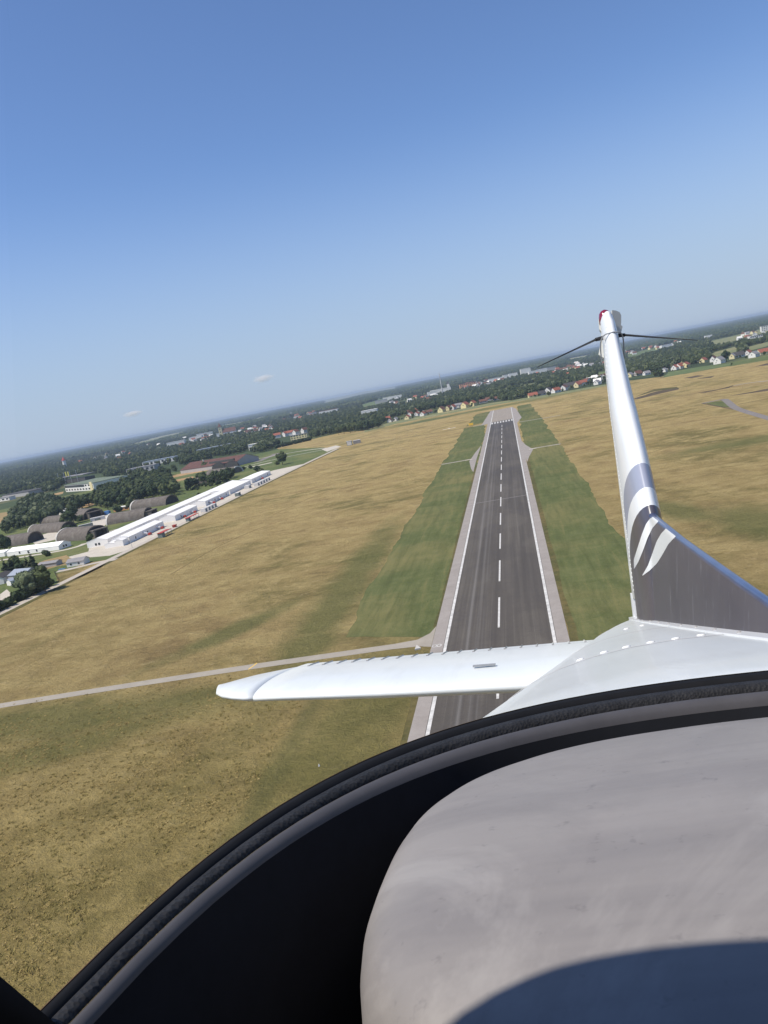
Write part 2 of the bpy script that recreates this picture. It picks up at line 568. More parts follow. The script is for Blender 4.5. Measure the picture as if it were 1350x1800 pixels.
M['rivet'] = flat('bright_rivet_paint', (0.82, 0.82, 0.80), 0.04, 4, 0.2, 0.6)
M['screw'] = flat('bare_screw', (0.35, 0.34, 0.33), 0.2, 30, 0.4)
M['beacon'] = flat('red_beacon_lens', (0.20, 0.010, 0.030), 0.1, 30, 0.15, 0.6, 0.5)
M['antenna'] = flat('black_antenna', (0.028, 0.028, 0.03), 0.1, 20, 0.5)
M['seam'] = flat('grey_seam', (0.30, 0.31, 0.32), 0.1, 20, 0.5)
M['fairing'] = flat('grey_plastic_rib_shade', (0.50, 0.50, 0.46), 0.06, 9, 0.5)
M['vinyl'] = mk_vinyl()
M['leather'] = mk_leatherette()
M['ledge'] = flat('grey_ledge_plastic', (0.078, 0.074, 0.077), 0.12, 30, 0.5, 0.35)
M['rubber'] = flat('black_rubber', (0.010, 0.010, 0.011), 0.2, 40, 0.7, 0.2)
M['well'] = flat('charcoal_lining', (0.021, 0.022, 0.026), 0.15, 20, 0.9, 0.1)
M['lining'] = flat('dark_cabin_lining', (0.022, 0.022, 0.024), 0.15, 8, 0.9, 0.1)
M['copper'] = flat('brown_sealant', (0.10, 0.055, 0.030), 0.3, 30, 0.7)
nt = NT('clear_acrylic')
nt.t.nodes.remove(nt.b)
tr = nt.n('ShaderNodeBsdfTransparent')
tr.inputs[0].default_value = (0.985, 0.99, 0.99, 1)
nt.l(tr.outputs[0], nt.t.nodes['Material Output'].inputs['Surface'])
M['acrylic'] = nt.m


# ------------------------------------------------------------------ ground, runway and roads
def sheet(name, pts, z, mat, kind='structure', parent=None, jit=0.0, step=7.0):
    """A flat sheet; with jit its outline is resampled and made ragged as grass edges are."""
    P = [Vector((p[0], p[1], 0)) for p in pts]
    if jit:
        Q = []
        for i, p in enumerate(P):
            q = P[(i + 1) % len(P)]
            k = max(1, min(120, int((q - p).length / step)))
            for j in range(k):
                t = p.lerp(q, j / k)
                Q.append(t + (Vector((noise.noise(t * 0.025), noise.noise(t * 0.025 + Vector((50, 9, 3))), 0)) * 1.6 + Vector((noise.noise(t * 0.13), noise.noise(t * .13 + Vector((5, 9, 3))), 0)) * .55) * jit)
        P = Q
    bm = bmesh.new()
    vs = [bm.verts.new((p.x, p.y, z)) for p in P]
    f = bm.faces.new(vs)
    bm.normal_update()
    if f.normal.z < 0: f.normal_flip()
    bmesh.ops.triangulate(bm, faces=[f])
    me = bpy.data.meshes.new(name)
    bm.to_mesh(me)
    bm.free()
    me.materials.append(mat)
    o = link(name, me, parent)
    if kind and not parent: o['kind'] = kind
    return o


def gp(pts):
    return [G(*p) for p in pts]


def ribbon(name, pts, w, z, mat, kind='structure', world_pts=False):
    P = [Vector((p[0], p[1], 0)) for p in (pts if world_pts else gp(pts))]
    for _ in range(2):                                   # round the corners
        Q = [P[0]]
        for a, b in zip(P, P[1:]):
            Q += [a.lerp(b, 0.25), a.lerp(b, 0.75)]
        Q.append(P[-1])
        P = Q
    V, Fc = [], []
    for i, p in enumerate(P):
        t = (P[min(i + 1, len(P) - 1)] - P[max(0, i - 1)]).normalized()
        nn = Vector((-t.y, t.x, 0))
        V += [p + nn * w / 2 + Vector((0, 0, z)), p - nn * w / 2 + Vector((0, 0, z))]
        if i: Fc.append((2 * i - 2, 2 * i - 1, 2 * i + 1, 2 * i))
    o = mesh(name, V, Fc, mat)
    flip_up(o)
    o['kind'] = kind
    return o


def flip_up(o):
    for p in o.data.polygons:
        if p.normal.z < 0:
            o.data.flip_normals()
        break


tag(sheet('ground', [(-45000, -3000), (45000, -3000), (45000, 60000), (-45000, 60000)], 0.0, M['country']), kind='structure')

FRINGE = [G(*p) for p in [(484, 787), (545, 773), (600, 760), (640, 757), (673, 748), (775, 728), (860, 712), (900, 707), (961, 697), (1067, 676), (1107, 669), (1206, 657), (1283, 643), (1350, 631), (1430, 612)]]
field = [(-262, -400), (900, -400), (900, 1500)] + [(p.x, p.y) for p in FRINGE[::-1]] + [(-430, 1430), (-300, 1240), (-262, 1150)]
sheet('airfield_grass', field, 0.03, M['dry'], jit=2.0, step=20)
sheet('shelter_lawn', [(-262, -400), (-262, 1150), (-300, 1240), (-430, 1430), (-900, 1100), (-900, -400)], 0.05, M['lawn'])

CLX = -13.7
RW = 15.8
strip = [(-32.4, 226), (-64, 238), (-65, 500), (-66, 720), (-64, 1090), (-40, 1098), (-36, 1060), (-33, 900)]
sheet('mown_strip', strip, 0.06, M['strip'], jit=1.9, step=4)
sheet('mown_strip', [(5.5, 60), (34, 60), (34.5, 400), (36, 700), (36, 1090), (34, 1400), (12, 1400), (8, 1000), (6, 500)], 0.06, M['strip'], jit=1.9, step=4)
sheet('mown_strip', [(-64, 1118), (-58, 1380), (-34, 1390), (-38, 1125)], 0.06, M['strip'], jit=1.9, step=4)
sheet('verge', [(-32.2, 60), (-34.5, 60), (-34.8, 214), (-32.3, 212)], 0.067, M['verge'], jit=0.5, step=3)
sheet('verge', [(5.1, 60), (7.3, 60), (7.8, 640), (5.4, 640)], 0.067, M['verge'], jit=0.5, step=3)
sheet('verge', [(-32.5, 232), (-34.0, 236), (-34.6, 640), (-33.0, 640)], 0.067, M['verge'], jit=0.5, step=3)

rw = empty('runway', (CLX, 600, 0))
rw['kind'] = 'structure'


def rsheet(name, x0, x1, y0, y1, z, mat):
    o = mesh(name, [(x0 - CLX, y0 - 600, z), (x1 - CLX, y0 - 600, z), (x1 - CLX, y1 - 600, z), (x0 - CLX, y1 - 600, z)], [(0, 1, 2, 3)], mat, rw)
    return o


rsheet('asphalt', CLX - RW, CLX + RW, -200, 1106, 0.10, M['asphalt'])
rsheet('shoulder', CLX - RW - 3.6, CLX - RW, -200, 1400, 0.10, M['shoulder'])
rsheet('shoulder', CLX + RW, CLX + RW + 3.3, -200, 1400, 0.10, M['shoulder'])
rsheet('overrun_pad', CLX - RW, CLX + RW, 1106, 1400, 0.10, M['pad'])
rsheet('edge_line', CLX - RW + 0.15, CLX - RW + 1.05, -200, 1400, 0.106, M['line'])
rsheet('edge_line', CLX + RW - 1.05, CLX + RW - 0.15, -200, 1400, 0.106, M['line'])
rsheet('joint_line', CLX - RW + 1.3, CLX + RW - 1.3, 454, 455.2, 0.105, M['faint'])
dash_me = None
for k in range(-2, 18):
    y0 = 226 + 51.2 * (k - 0)
    if y0 + 30 > 1066: break
    if dash_me is None:
        d0 = mesh('centre_dash', [(-0.31, -15.5, 0), (0.31, -15.5, 0), (0.31, 15.5, 0), (-0.31, 15.5, 0)], [(0, 1, 2, 3)], M['line'], rw)
        dash_me = d0.data
        o = d0
    else:
        o = link('centre_dash', dash_me, rw)
    o.location = (0, y0 + 16 - 600, 0.106)
for k in range(8):
    x = CLX - RW + 1.6 + k * (2 * RW - 3.2 - 1.9) / 7
    rsheet('threshold_block', x, x + 1.9, 1070, 1099, 0.107, M['line'])
for k in range(2):                                              # pale chevron-free slab joints on the overrun
    rsheet('pad_joint', CLX - 7.5 + 15 * k, CLX - 7.2 + 15 * k, 1105, 1400, 0.105, M['taxi'])
for k in range(11):
    rsheet('pad_joint', CLX - RW + 1.3, CLX + RW - 1.3, 1120 + 25 * k, 1121.5 + 25 * k, 0.1045, M['taxi'])


def digit8(cx, cy, w, h, t, z, parent):
    """The painted figure 8 lying on the shoulder, drawn as two rings."""
    V, Fc = [], []
    for s_ in (-1, 1):
        b = len(V)
        n = 20
        for i in range(n):
            a = 2 * math.pi * i / n
            for rr in (1.0, 1.0 - t):
                V.append((cx + s_ * w * 0.25 + math.cos(a) * w * 0.27 * rr, cy + math.sin(a) * h * 0.5 * (rr if rr == 1 else 1 - t * .8), z))
        for i in range(n):
            j = (i + 1) % n
            Fc.append((b + 2 * i, b + 2 * j, b + 2 * j + 1, b + 2 * i + 1))
    o = mesh('painted_number', V, Fc, M['line'], parent)
    return o


p8 = G(768, 1135.5)
digit8(p8.x - CLX, p8.y - 600, 2.7, 2.3, 0.34, 0.107, rw)
# concrete flares beside the runway
sheet('runway_flare', gp([(846, 783), (838, 806), (832, 830), (828, 824), (825, 811), (836, 795)]), 0.085, M['shoulder'])
sheet('runway_flare', gp([(916, 774), (924, 782), (937, 790), (930, 803), (927, 812), (920, 795)]), 0.085, M['shoulder'])
sheet('runway_flare', [(-33, 1090), (-44, 1085), (-41, 1110), (-34, 1400), (-32.5, 1400)], 0.085, M['shoulder'])
sheet('runway_flare', [(5, 1010), (13, 1100), (9, 1330), (4.5, 1380)], 0.085, M['shoulder'])
ribbon('access_stub', [(776, 816.5), (800, 812.5), (830, 807)], 5.0, 0.08, M['taxi'])
ribbon('access_stub', [(930, 789.6), (960, 784.5), (986, 780.2)], 5.0, 0.08, M['taxi'])
ribbon('stub_stripe', [(818, 809.3), (830, 807.3)], 5.0, 0.095, M['road'])
ribbon('stub_stripe', [(930, 789.8), (943, 787.6)], 5.0, 0.095, M['road'])
ribbon('field_track', [(590, 790), (640, 782.5), (690, 774), (760, 762), (800, 755), (830, 750.5)], 2.6, 0.06, M['scrub'])
ribbon('field_track', [(832, 750), (858, 745)], 5.0, 0.07, M['taxi'])
ribbon('field_track', [(912, 742), (950, 736), (985, 730)], 5.0, 0.07, M['taxi'])
ribbon('field_track', [(985, 730), (1040, 720), (1090, 712), (1150, 703), (1230, 690), (1290, 679)], 3.4, 0.06, M['scrub'])
ribbon('field_track', [(640, 771), (720, 756), (800, 741), (860, 730)], 3.0, 0.06, M['scrub'])
ribbon('field_track', [(910, 725), (960, 718), (1060, 701), (1150, 688)], 4.0, 0.06, M['verge'])
M['track'] = mk_green('worn_track', (0.190, 0.150, 0.062), (0.250, 0.195, 0.085), 0, (1, 1, 1))
for k, pl in enumerate([[(300, 1010), (400, 950), (520, 905), (640, 875), (760, 850)], [(480, 905), (560, 868), (650, 842), (770, 815)], [(1130, 800), (1210, 775), (1350, 745)]]):
    ribbon('worn_track', pl, 1.1, 0.055, M['track'])
# taxiway joining from the left
taxi = [(-420, 200), (-250, 210), (-172, 217), (-97, 221.4), (-60, 222), (-44, 222.3), (-33.2, 222.5)]
ribbon('taxiway', taxi, 4.6, 0.075, M['taxi'], world_pts=True)
sheet('taxiway_corner', [(-33.2, 236), (-34.6, 230), (-38, 225.6), (-46, 224.4), (-46, 220), (-37, 219.4), (-33.2, 217.5)], 0.08, M['taxi'])
ribbon('taxi_marking', [(-89.5, 219.3), (-88.3, 224.2)], 0.4, 0.085, M['yellow_sign'], world_pts=True)
# perimeter road, with its weedy verge towards the airfield
ribbon('perimeter_road', [(-272, -60), (-270, 300), (-269, 420), (-267.5, 560), (-267, 760), (-262, 1000), (-257, 1150)], 6.0, 0.085, M['road'], world_pts=True)
ribbon('verge', [(-265.6, -60), (-264, 300), (-263, 560), (-262, 760), (-257, 1000), (-252, 1140)], 4.0, 0.07, M['verge'], world_pts=True)
sheet('apron', [(-266, 505), (-277, 488), (-330, 508), (-313, 524), (-324, 545), (-320, 915), (-300, 960), (-265, 975)], 0.07, M['apron'])
sheet('apron', gp([(575, 794), (600, 785), (590, 783), (565, 790)]), 0.09, M['apron'])
ribbon('concrete_path', [(590, 787), (560, 792), (520, 800), (480, 808), (440, 818), (415, 824)], 5.0, 0.08, M['apron'])
ribbon('concrete_path', [(590, 786), (540, 791), (505, 797), (455, 806), (415, 816)], 6.0, 0.08, M['apron'])
ribbon('concrete_path', [(435, 822), (455, 818), (478, 813)], 14.0, 0.075, M['apron'])
ribbon('old_road', [(452, 812), (470, 804), (482, 800), (486, 797)], 14.0, 0.07, M['greyroad'])
ribbon('concrete_path', [(205, 983), (165, 990), (130, 999), (100, 1005)], 7.0, 0.08, M['road'])
ribbon('concrete_path', [(0, 985), (60, 976), (110, 968), (140, 960), (150, 955)], 6.0, 0.075, M['apron'])
ribbon('concrete_path', [(160, 962), (185, 935), (230, 925), (280, 915), (300, 912)], 4.0, 0.075, M['road'])
sheet('apron', gp([(50, 947), (92, 935), (112, 938), (100, 948), (62, 957)]), 0.075, M['apron'])
sheet('apron', gp([(150, 925), (185, 903), (195, 913), (178, 930), (160, 938)]), 0.075, M['apron'])
sheet('gravel_patch', gp([(66, 992), (80, 985), (118, 976), (125, 984), (128, 992), (100, 996), (75, 1003)]), 0.075, M['stubble'], jit=2.0, step=3)
sheet('gravel_patch', gp([(0, 1045), (12, 1036), (22, 1046), (0, 1060)]), 0.075, M['apron'])
sheet('stubble_field', gp([(-40, 930), (0, 922), (15, 908), (12, 900), (-40, 908)]), 0.07, M['stubble'])
sheet('stubble_field', gp([(70, 880), (110, 868), (112, 864), (70, 873)]), 0.07, M['stubble'])
sheet('stubble_field', gp([(100, 905), (165, 888), (165, 882), (100, 899)]), 0.07, M['stubble'])
sheet('stubble_field', gp([(295, 842), (330, 834), (372, 826), (372, 822), (325, 831), (295, 838)]), 0.07, M['stubble'])
sheet('stubble_field', gp([(295, 850), (340, 840), (340, 837), (295, 846)]), 0.07, M['stubble'])
sheet('dry_plot', gp([(97, 1010), (150, 990), (200, 982), (165, 1005), (104, 1030)]), 0.07, M['dry'], jit=1.0)
# dark scrub in the far right of the field, the loop track and the crop beyond it
for k, pl in enumerate([[(1113, 701), (1150, 689), (1190, 681), (1195, 684), (1160, 692), (1120, 702)], [(1225, 691), (1260, 685), (1290, 677), (1280, 682), (1240, 690)],
                        [(1280, 696), (1320, 689), (1350, 683), (1350, 687), (1300, 694)], [(1200, 665), (1225, 660), (1240, 660), (1215, 665)], [(1225, 666), (1258, 660), (1250, 664)], [(1325, 645), (1350, 638), (1350, 642)]]):
    sheet('scrub', gp(pl), 0.06, M['scrub'], jit=2.0, step=6)
sheet('green_bank', gp([(1115, 698), (1150, 684), (1190, 680), (1192, 682), (1150, 688)]), 0.065, M['verge'], jit=1.0)
ribbon('field_track', [(1290, 678), (1310, 674), (1350, 669), (1420, 665)], 6.0, 0.07, M['taxi'])
ribbon('field_track', [(1235, 709), (1255, 705), (1272, 701.5), (1278, 705), (1290, 716), (1305, 722), (1350, 735), (1400, 750)], 6.5, 0.075, M['greyroad'])
ribbon('field_track', [(1235, 709), (1270, 716), (1305, 722)], 2.0, 0.07, M['scrub'])
ribbon('field_track', [(1297, 711), (1330, 705), (1360, 699)], 3.0, 0.068, M['verge'])
sheet('green_plot', gp([(1240, 709), (1272, 703), (1288, 717), (1270, 715)]), 0.068, M['strip'], jit=0.8)
sheet('crop_field', gp([(1165, 664), (1175, 654), (1235, 644), (1288, 638), (1285, 643), (1230, 652)]), 0.06, M['crop'], jit=1.0)
sheet('crop_field', gp([(1285, 637), (1350, 624), (1430, 606), (1430, 614), (1350, 633), (1284, 644)]), 0.06, M['lawn'], jit=1.0)
sheet('meadow', gp([(640, 760), (700, 744), (790, 727), (860, 713), (960, 698), (1067, 678), (1067, 675), (960, 694), (860, 709), (770, 726), (690, 741), (640, 756)]), 0.062, M['meadow'], jit=3.0, step=15)
sheet('verge', gp([(690, 752), (740, 743), (790, 733), (840, 720), (800, 729), (745, 738)]), 0.064, M['strip'], jit=2.0, step=12)

CLEAR = [  # fields and clearings seen between the woods, as outlines on the ground
    ([(886, 687), (952, 676), (958, 670), (888, 682)], 'meadow'),
    ([(1240, 628), (1256, 619), (1293, 609), (1300, 617), (1262, 628)], 'meadow'),
    ([(1178, 644), (1190, 635), (1207, 632), (1207, 637)], 'meadow'),
    ([(1245, 601), (1300, 588), (1350, 576), (1420, 556), (1420, 566), (1350, 584), (1260, 607)], 'meadow'),
    ([(1310, 611), (1350, 601), (1400, 592), (1400, 600), (1350, 608), (1315, 617)], 'meadow'),
    ([(1100, 624), (1180, 604), (1190, 606), (1105, 629)], 'crop'),
    ([(200, 789), (280, 767), (330, 757), (330, 763), (240, 785)], 'meadow'),
    ([(375, 751), (432, 740), (474, 729), (474, 735), (420, 748), (380, 756)], 'meadow'),
    ([(560, 706), (640, 688), (700, 680), (700, 685), (640, 695), (570, 712)], 'meadow'),
    ([(985, 633), (1050, 621), (1056, 625), (990, 640)], 'meadow'),
    ([(1047, 655), (1080, 650), (1085, 657), (1052, 662)], 'crop'),
    ([(635, 712), (665, 702), (690, 699), (680, 706), (640, 718)], 'crop'),
]
for pl, m in CLEAR:
    sheet('field', gp(pl), 0.05, M[m])


# ------------------------------------------------------------------ buildings
def gable(w, d, eave, ridge, over=0.3):
    """Walls with gables and a roof of two slopes, ridge along local x; returns (wall MB, roof MB)."""
    a, b = MB(), MB()
    x, y = w / 2, d / 2
    a.add([(-x, -y, 0), (x, -y, 0), (x, y, 0), (-x, y, 0), (-x, -y, eave), (x, -y, eave), (x, y, eave), (-x, y, eave), (-x, 0, ridge), (x, 0, ridge)],
          [(0, 1, 5, 4), (2, 3, 7, 6), (1, 2, 6, 9, 5), (3, 0, 4, 8, 7)])
    xo, yo = x + over, y + over
    ez = eave - (ridge - eave) * over / y
    t = 0.22
    V = [(-xo, -yo, ez), (xo, -yo, ez), (xo, 0, ridge), (-xo, 0, ridge), (xo, yo, ez), (-xo, yo, ez)]
    V = [(p[0], p[1], p[2] + 0.03) for p in V] + [(p[0], p[1], p[2] + t) for p in V]
    b.add(V, [(6, 7, 8, 9), (9, 8, 10, 11), (1, 0, 3, 2), (2, 3, 5, 4), (0, 1, 7, 6), (1, 2, 8, 7), (2, 4, 10, 8), (4, 5, 11, 10), (5, 3, 9, 11), (3, 0, 6, 9)])
    return a, b


def windows(parent, spots, w, h, mat='window'):
    """spots: (x, y, z, facing angle); each window its own pane, slightly proud of the wall."""
    me = None
    for x, y, z, a in spots:
        if me is None:
            b = MB()
            b.box(-w / 2, w / 2, -0.06, 0.06, -h / 2, h / 2)
            o = b.build('window', M[mat], parent)
            me = o.data
        else:
            o = link('window', me, parent)
        o.location = (x, y, z)
        o.rotation_euler = (0, 0, a)


GROUP_TENT = 'white frame tents beside the perimeter road'


def tent(label, x0, x1, y0, y1, eave, ridge, wins=(), group=GROUP_TENT, rz=None, c=None):
    L, W = (y1 - y0), (x1 - x0)
    if c is None:
        t = empty('frame_tent', ((x0 + x1) / 2, (y0 + y1) / 2, 0.07), math.pi / 2 if rz is None else rz)
    else:
        t = empty('frame_tent', (c[0], c[1], 0.07), rz)
    tag(t, label, 'tent', group)
    a, b = gable(L, W, eave, ridge, 0.12)
    a.build('tent_wall', M['tent'], t)
    b.build('tent_roof', M['tent'], t)
    s_ = MB()
    n = max(2, int(L / 5))
    for k in range(1, n):
        x = -L / 2 + L * k / n
        for sg in (-1, 1):
            y2 = sg * (W / 2 + .1)
            s_.add([(x - .12, 0, ridge + .26), (x + .12, 0, ridge + .26), (x + .12, y2, eave + .24), (x - .12, y2, eave + .24)], [(0, 1, 2, 3) if sg < 0 else (3, 2, 1, 0)])
    o = s_.build('roof_seam', M['tent_seam'], t)
    o['kind'] = 'stuff'
    if wins: windows(t, wins, 1.5, 1.7)
    return t


def side_w(L, W, n, z=1.9, side=-1):
    return [(-L / 2 + L * (k + 0.5) / n, side * (W / 2 + 0.05), z, 0) for k in range(n)]


def end_w(L, W, z=1.9, end=-1, gap=1.3):
    return [(end * (L / 2 + 0.05), -gap, z, math.pi / 2), (end * (L / 2 + 0.05), gap, z, math.pi / 2)]


# ridge runs along Y, so local x is world Y and local -y is world +X (the side towards the runway)
tent('long white tent at the near end of the rear row, two windows in its gable', -323, -306, 541, 640, 4.4, 6.3, end_w(99, 17))
tent('long white rear tent in the middle of the row behind the halls', -322, -306, 640, 745, 4.4, 6.0)
tent('far white rear tent where the row nears the end of the apron', -322, -306, 745, 845, 4.4, 6.0)
tent('broad white hall at the near end of the front row beside the white annexe', -298, -284, 532, 592, 4.4, 6.0, side_w(60, 14, 3))
tent('second white hall of the front row, between two paved courts', -298, -284, 615, 664, 4.4, 6.0, side_w(49, 14, 2))
tent('third white hall of the front row, behind the four containers', -299, -285, 687, 751, 4.4, 6.0, side_w(64, 14, 4))
tent('wide low white hall with a dark front, fourth of the front row', -316, -286, 756, 824, 4.4, 5.8)
tent('farthest white hall of the front row, behind the five containers', -308, -288, 834, 906, 4.4, 6.0, side_w(72, 20, 3))
tent('small white annexe tent at the near gable of the front hall', -299, -291, 523, 531, 3.0, 3.9)
tent('small grey-fronted white entrance tent at the corner of the near front hall', -291, -284.5, 523, 531, 4.0, 5.0)
cl = G(60, 972)
tent('long white tent alone in front of the arched shelters', 0, 13, 0, 56, 3.2, 5.6, side_w(56, 13, 6) [1:4] + end_w(56, 13, end=1), None, rad(-14), (-383, 572))
tent('white flat-topped tent cut by the left edge of the picture', 0, 12, 0, 30, 3.2, 4.4, (), None, rad(-14), (-430, 586))

# heaters with white ducts, containers, red-roofed shelters along the tent apron
def heater(x, y, label):
    t = empty('tent_heater', (x, y, 0.07))
    tag(t, label, 'heater', 'red heaters with white ducts before the tents')
    b = MB(); b.box(-0.9, 0.9, -1.35, 1.35, 0.25, 1.6); b.box(-0.7, 0.7, -1.1, 1.1, 1.6, 1.85)
    b.build('heater_body', M['red'], t)
    for sx in (-1.05, 1.05):
        b = MB(); b.box(sx - .15, sx + .15, -1.5, 1.5, 0.0, 0.25); b.build('skid', M['steel'], t)
    b = MB(); b.tube([(-0.9, 0, 1.2), (-2.2, -0.6, 1.5), (-3.6, -1.4, 2.4), (-4.9, -2.0, 3.0)], 0.85, 0.8, 10)
    b.build('air_duct', M['tent'], t, True)


for k, (px, py) in enumerate([(264, 940.5), (286, 929.5), (325.5, 909.5), (343.5, 901.5), (377, 885), (391, 878), (462, 842)]):
    g = G(px, py)
    heater(g.x, g.y, ['red heater with a white duct, nearest of those before the near front hall', 'red heater with a white duct at the far corner of the near front hall',
                      'red heater with a white duct by the middle of the second front hall', 'red heater with a white duct at the far corner of the second hall',
                      'red heater with a white duct by the four pale containers', 'red heater with a white duct at the far end of the third hall',
                      'red heater with a white duct before the farthest hall'][k])


def container(x, y, label, group, w=2.5, l=6.0, h=2.7, rz=0.0, mat='container', roof=True):
    t = empty('container', (x, y, 0.075), rz)
    tag(t, label, 'container', group)
    b = MB(); b.box(-w / 2, w / 2, -l / 2, l / 2, 0, h)
    for k in range(9):
        yy = -l / 2 + 0.4 + k * (l - 0.8) / 8
        b.box(w / 2, w / 2 + 0.05, yy - 0.12, yy + 0.12, 0.2, h - 0.2)
    b.build('container_body', M[mat], t)
    b = MB(); b.box(w / 2 - 0.02, w / 2 + 0.09, -l * 0.2, l * 0.2, 0.1, 2.2)
    b.build('door', M['container_side'], t)
    b = MB(); b.box(-w / 2 - 0.05, w / 2 + 0.05, -l / 2 - .05, l / 2 + .05, h, h + 0.12)
    b.build('roof', M['container'], t)


for k in range(4):
    container(-270, 644 + 7.6 * k, ['nearest pale container in the row of four by the third hall', 'second pale container in the row of four by the third hall',
                                    'third pale container in the row of four by the third hall', 'farthest pale container in the row of four by the third hall'][k], 'row of four pale containers on the road side', 4.4, 5.2, 3.0, 0, 'container')
for k in range(5):
    container(-270, 795 + 9.6 * k, ['nearest pale container in the row of five at the apron end', 'second pale container in the row of five at the apron end', 'middle pale container in the row of five at the apron end',
                                    'fourth pale container in the row of five at the apron end', 'farthest pale container in the row of five at the apron end'][k], 'row of five containers at the far end of the apron', 4.4, 6, 3.0)
container(-277, 786, 'white container set behind the near end of the row of five', None, 5, 8, 3.0)
container(-268, 728, 'single grey container standing on the road edge past the row of four', None, 4.0, 8.0, 3.2, 0.1, 'container_side')
container(-418, 731, 'pale container on the concrete between two arched shelters', None, 5.0, 14, 3.2, -1.1)
container(-406, 686, 'grey-white tank container beside the shelter drive', None, 3.2, 13, 3.0, -0.9, 'container_side')


def red_shelter(x, y, rz, L, W, h, label):
    t = empty('red_roof_shelter', (x, y, 0.08), rz)
    tag(t, label, 'shelter')
    b = MB(); b.box(-W / 2 + .3, W / 2 - .3, -L / 2, -L / 2 + 4.2, 0, h - 0.05)
    b.build('cabin', M['container_side'], t)
    b = MB(); b.box(-W / 2, W / 2, -L / 2 - .4, L / 2, h, h + 0.3)
    b.build('roof', M['red'], t)
    for sx in (-1, 1):
        for yy in (0.5, L / 2 - 0.5):
            b = MB(); b.box(sx * (W / 2 - .3) - .1, sx * (W / 2 - .3) + .1, yy - .1, yy + .1, 0, h); b.build('post', M['steel'], t)


red_shelter(-259, 538, -0.05, 15, 4.2, 3.4, 'red flat-roofed shelter over a dark cabin at the near end of the apron')
red_shelter(-266.5, 609, 0, 22, 3.2, 2.6, 'long low red-roofed shelter along the road edge before the second hall')
t = empty('red_bin', (-268.5, 577, 0.08)); tag(t, 'small red skip standing alone on the apron edge', 'skip')
b = MB(); b.loft([[(-1, -1.4, 0), (1, -1.4, 0), (1, 1.4, 0), (-1, 1.4, 0)], [(-1.3, -1.9, 1.8), (1.3, -1.9, 1.8), (1.3, 1.9, 1.8), (-1.3, 1.9, 1.8)]]); b.build('skip_body', M['red'], t)
b = MB(); b.box(-1.35, 1.35, -1.95, 1.95, 1.8, 1.92); b.build('lid', M['red'], t)
t = empty('lamp_post', (-269.5, 506, 0.08)); tag(t, 'thin grey lamp post beside the road at the near end of the tents', 'lamp post')
b = MB(); b.tube([(0, 0, 0), (0, 0, 7.5)], 0.14, 0.09); b.build('post', M['steel'], t)
b = MB(); b.box(-0.9, 0.1, -0.15, 0.15, 7.5, 7.65); b.build('lamp_head', M['steel'], t)


def barrel(x, y, rz, L, W, hgt, label, lit=True, portal=True, group='arched aircraft shelters'):
    """Arched concrete aircraft shelter; its axis is local x, with the portal at +x."""
    t = empty('aircraft_shelter', (x, y, 0.05), rz)
    tag(t, label, 'aircraft shelter', group)
    n = 20
    def arc(xx, k, lift=0.0):
        return [(xx, -W / 2 * k * math.cos(math.pi * i / n), (hgt * k) * math.sin(math.pi * i / n) ** 0.85 + lift) for i in range(n + 1)]
    b = MB()
    rings = []
    for j in range(9):
        xx = -L / 2 + L * j / 8
        rings.append(arc(xx, 1.0))
    b.loft(rings, False, False)
    b.loft([arc(L / 2, 1.0), arc(L / 2, 0.90), arc(-L / 2, 0.90), arc(-L / 2, 1.0)], False, False)
    flip_out(b.build('shell', M['shelter'], t, True))
    b = MB()
    b.loft([arc(-L / 2 - 0.9, 1.03), arc(-L / 2 + 0.5, 1.03), arc(-L / 2 + .5, 0.86), arc(-L / 2 - 0.9, 0.86), arc(-L / 2 - .9, 1.03)], False, False)
    flip_out(b.build('rim', M['shelter_rim'], t))
    for xx, nm, mt in ((-L / 2 + 0.3, 'rear_wall', 'shelter_rim' if lit else 'shelter'), (L / 2 - 2.0, 'door', 'shelter_in')):  # lit end walls get pale concrete: the sunlight is put into the colour
        q = arc(xx, 0.905)
        q2 = arc(xx + 0.4, 0.905)
        bb = MB(); bb.loft([q, q2])
        bb.build(nm, M[mt], t)
    if portal:
        bb = MB()
        bb.box(L / 2 - 1.0, L / 2 + 5.5, -W * 0.30, -W * 0.24, 0, hgt * 0.62)
        bb.box(L / 2 - 1.0, L / 2 + 5.5, W * 0.24, W * 0.30, 0, hgt * 0.62)
        bb.box(L / 2 - 1.0, L / 2 + 5.7, -W * 0.32, W * 0.32, hgt * 0.62, hgt * 0.70)
        bb.build('portal', M['shelter'], t)
    return t


barrel(-357, 681, rad(-2), 38, 21, 9.0, 'arched brown concrete shelter directly behind the near end of the white tents')
barrel(-378, 778, rad(-14), 46, 22, 8.5, 'arched shelter with a pale lamp mark, in front of the big dark trees', True, False)
barrel(-366, 610, rad(-27), 44, 22, 9.5, 'largest arched shelter, behind the lone long white tent, its dark mouth open')
barrel(-452, 704, rad(-29), 62, 17, 8.0, 'long arched shelter across the lawn, white rim at its left end', True, False)
barrel(-450, 646, rad(-8), 38, 21, 9.0, 'arched shelter with white-ringed end wall at the left edge', True, False)
barrel(-500, 790, rad(-29), 40, 16, 7.0, 'arched shelter half hidden behind the wide dark tree', True, False)
barrel(-452, 772, rad(-36), 30, 24, 10.0, 'arched shelter with a blue sheet by its dark mouth')
barrel(-470, 915, rad(-30), 40, 22, 9.5, 'pale arched shelter seen end on between the clumps of trees', True, False)
barrel(-391, 958, rad(-3), 40, 15, 8.0, 'arched shelter with white end beside the single tall tree', False, False).scale.x = -1
barrel(-400, 1052, rad(-33), 62, 18, 8.5, 'far arched shelter with white end, before the red-roofed hall', False, False).scale.x = -1

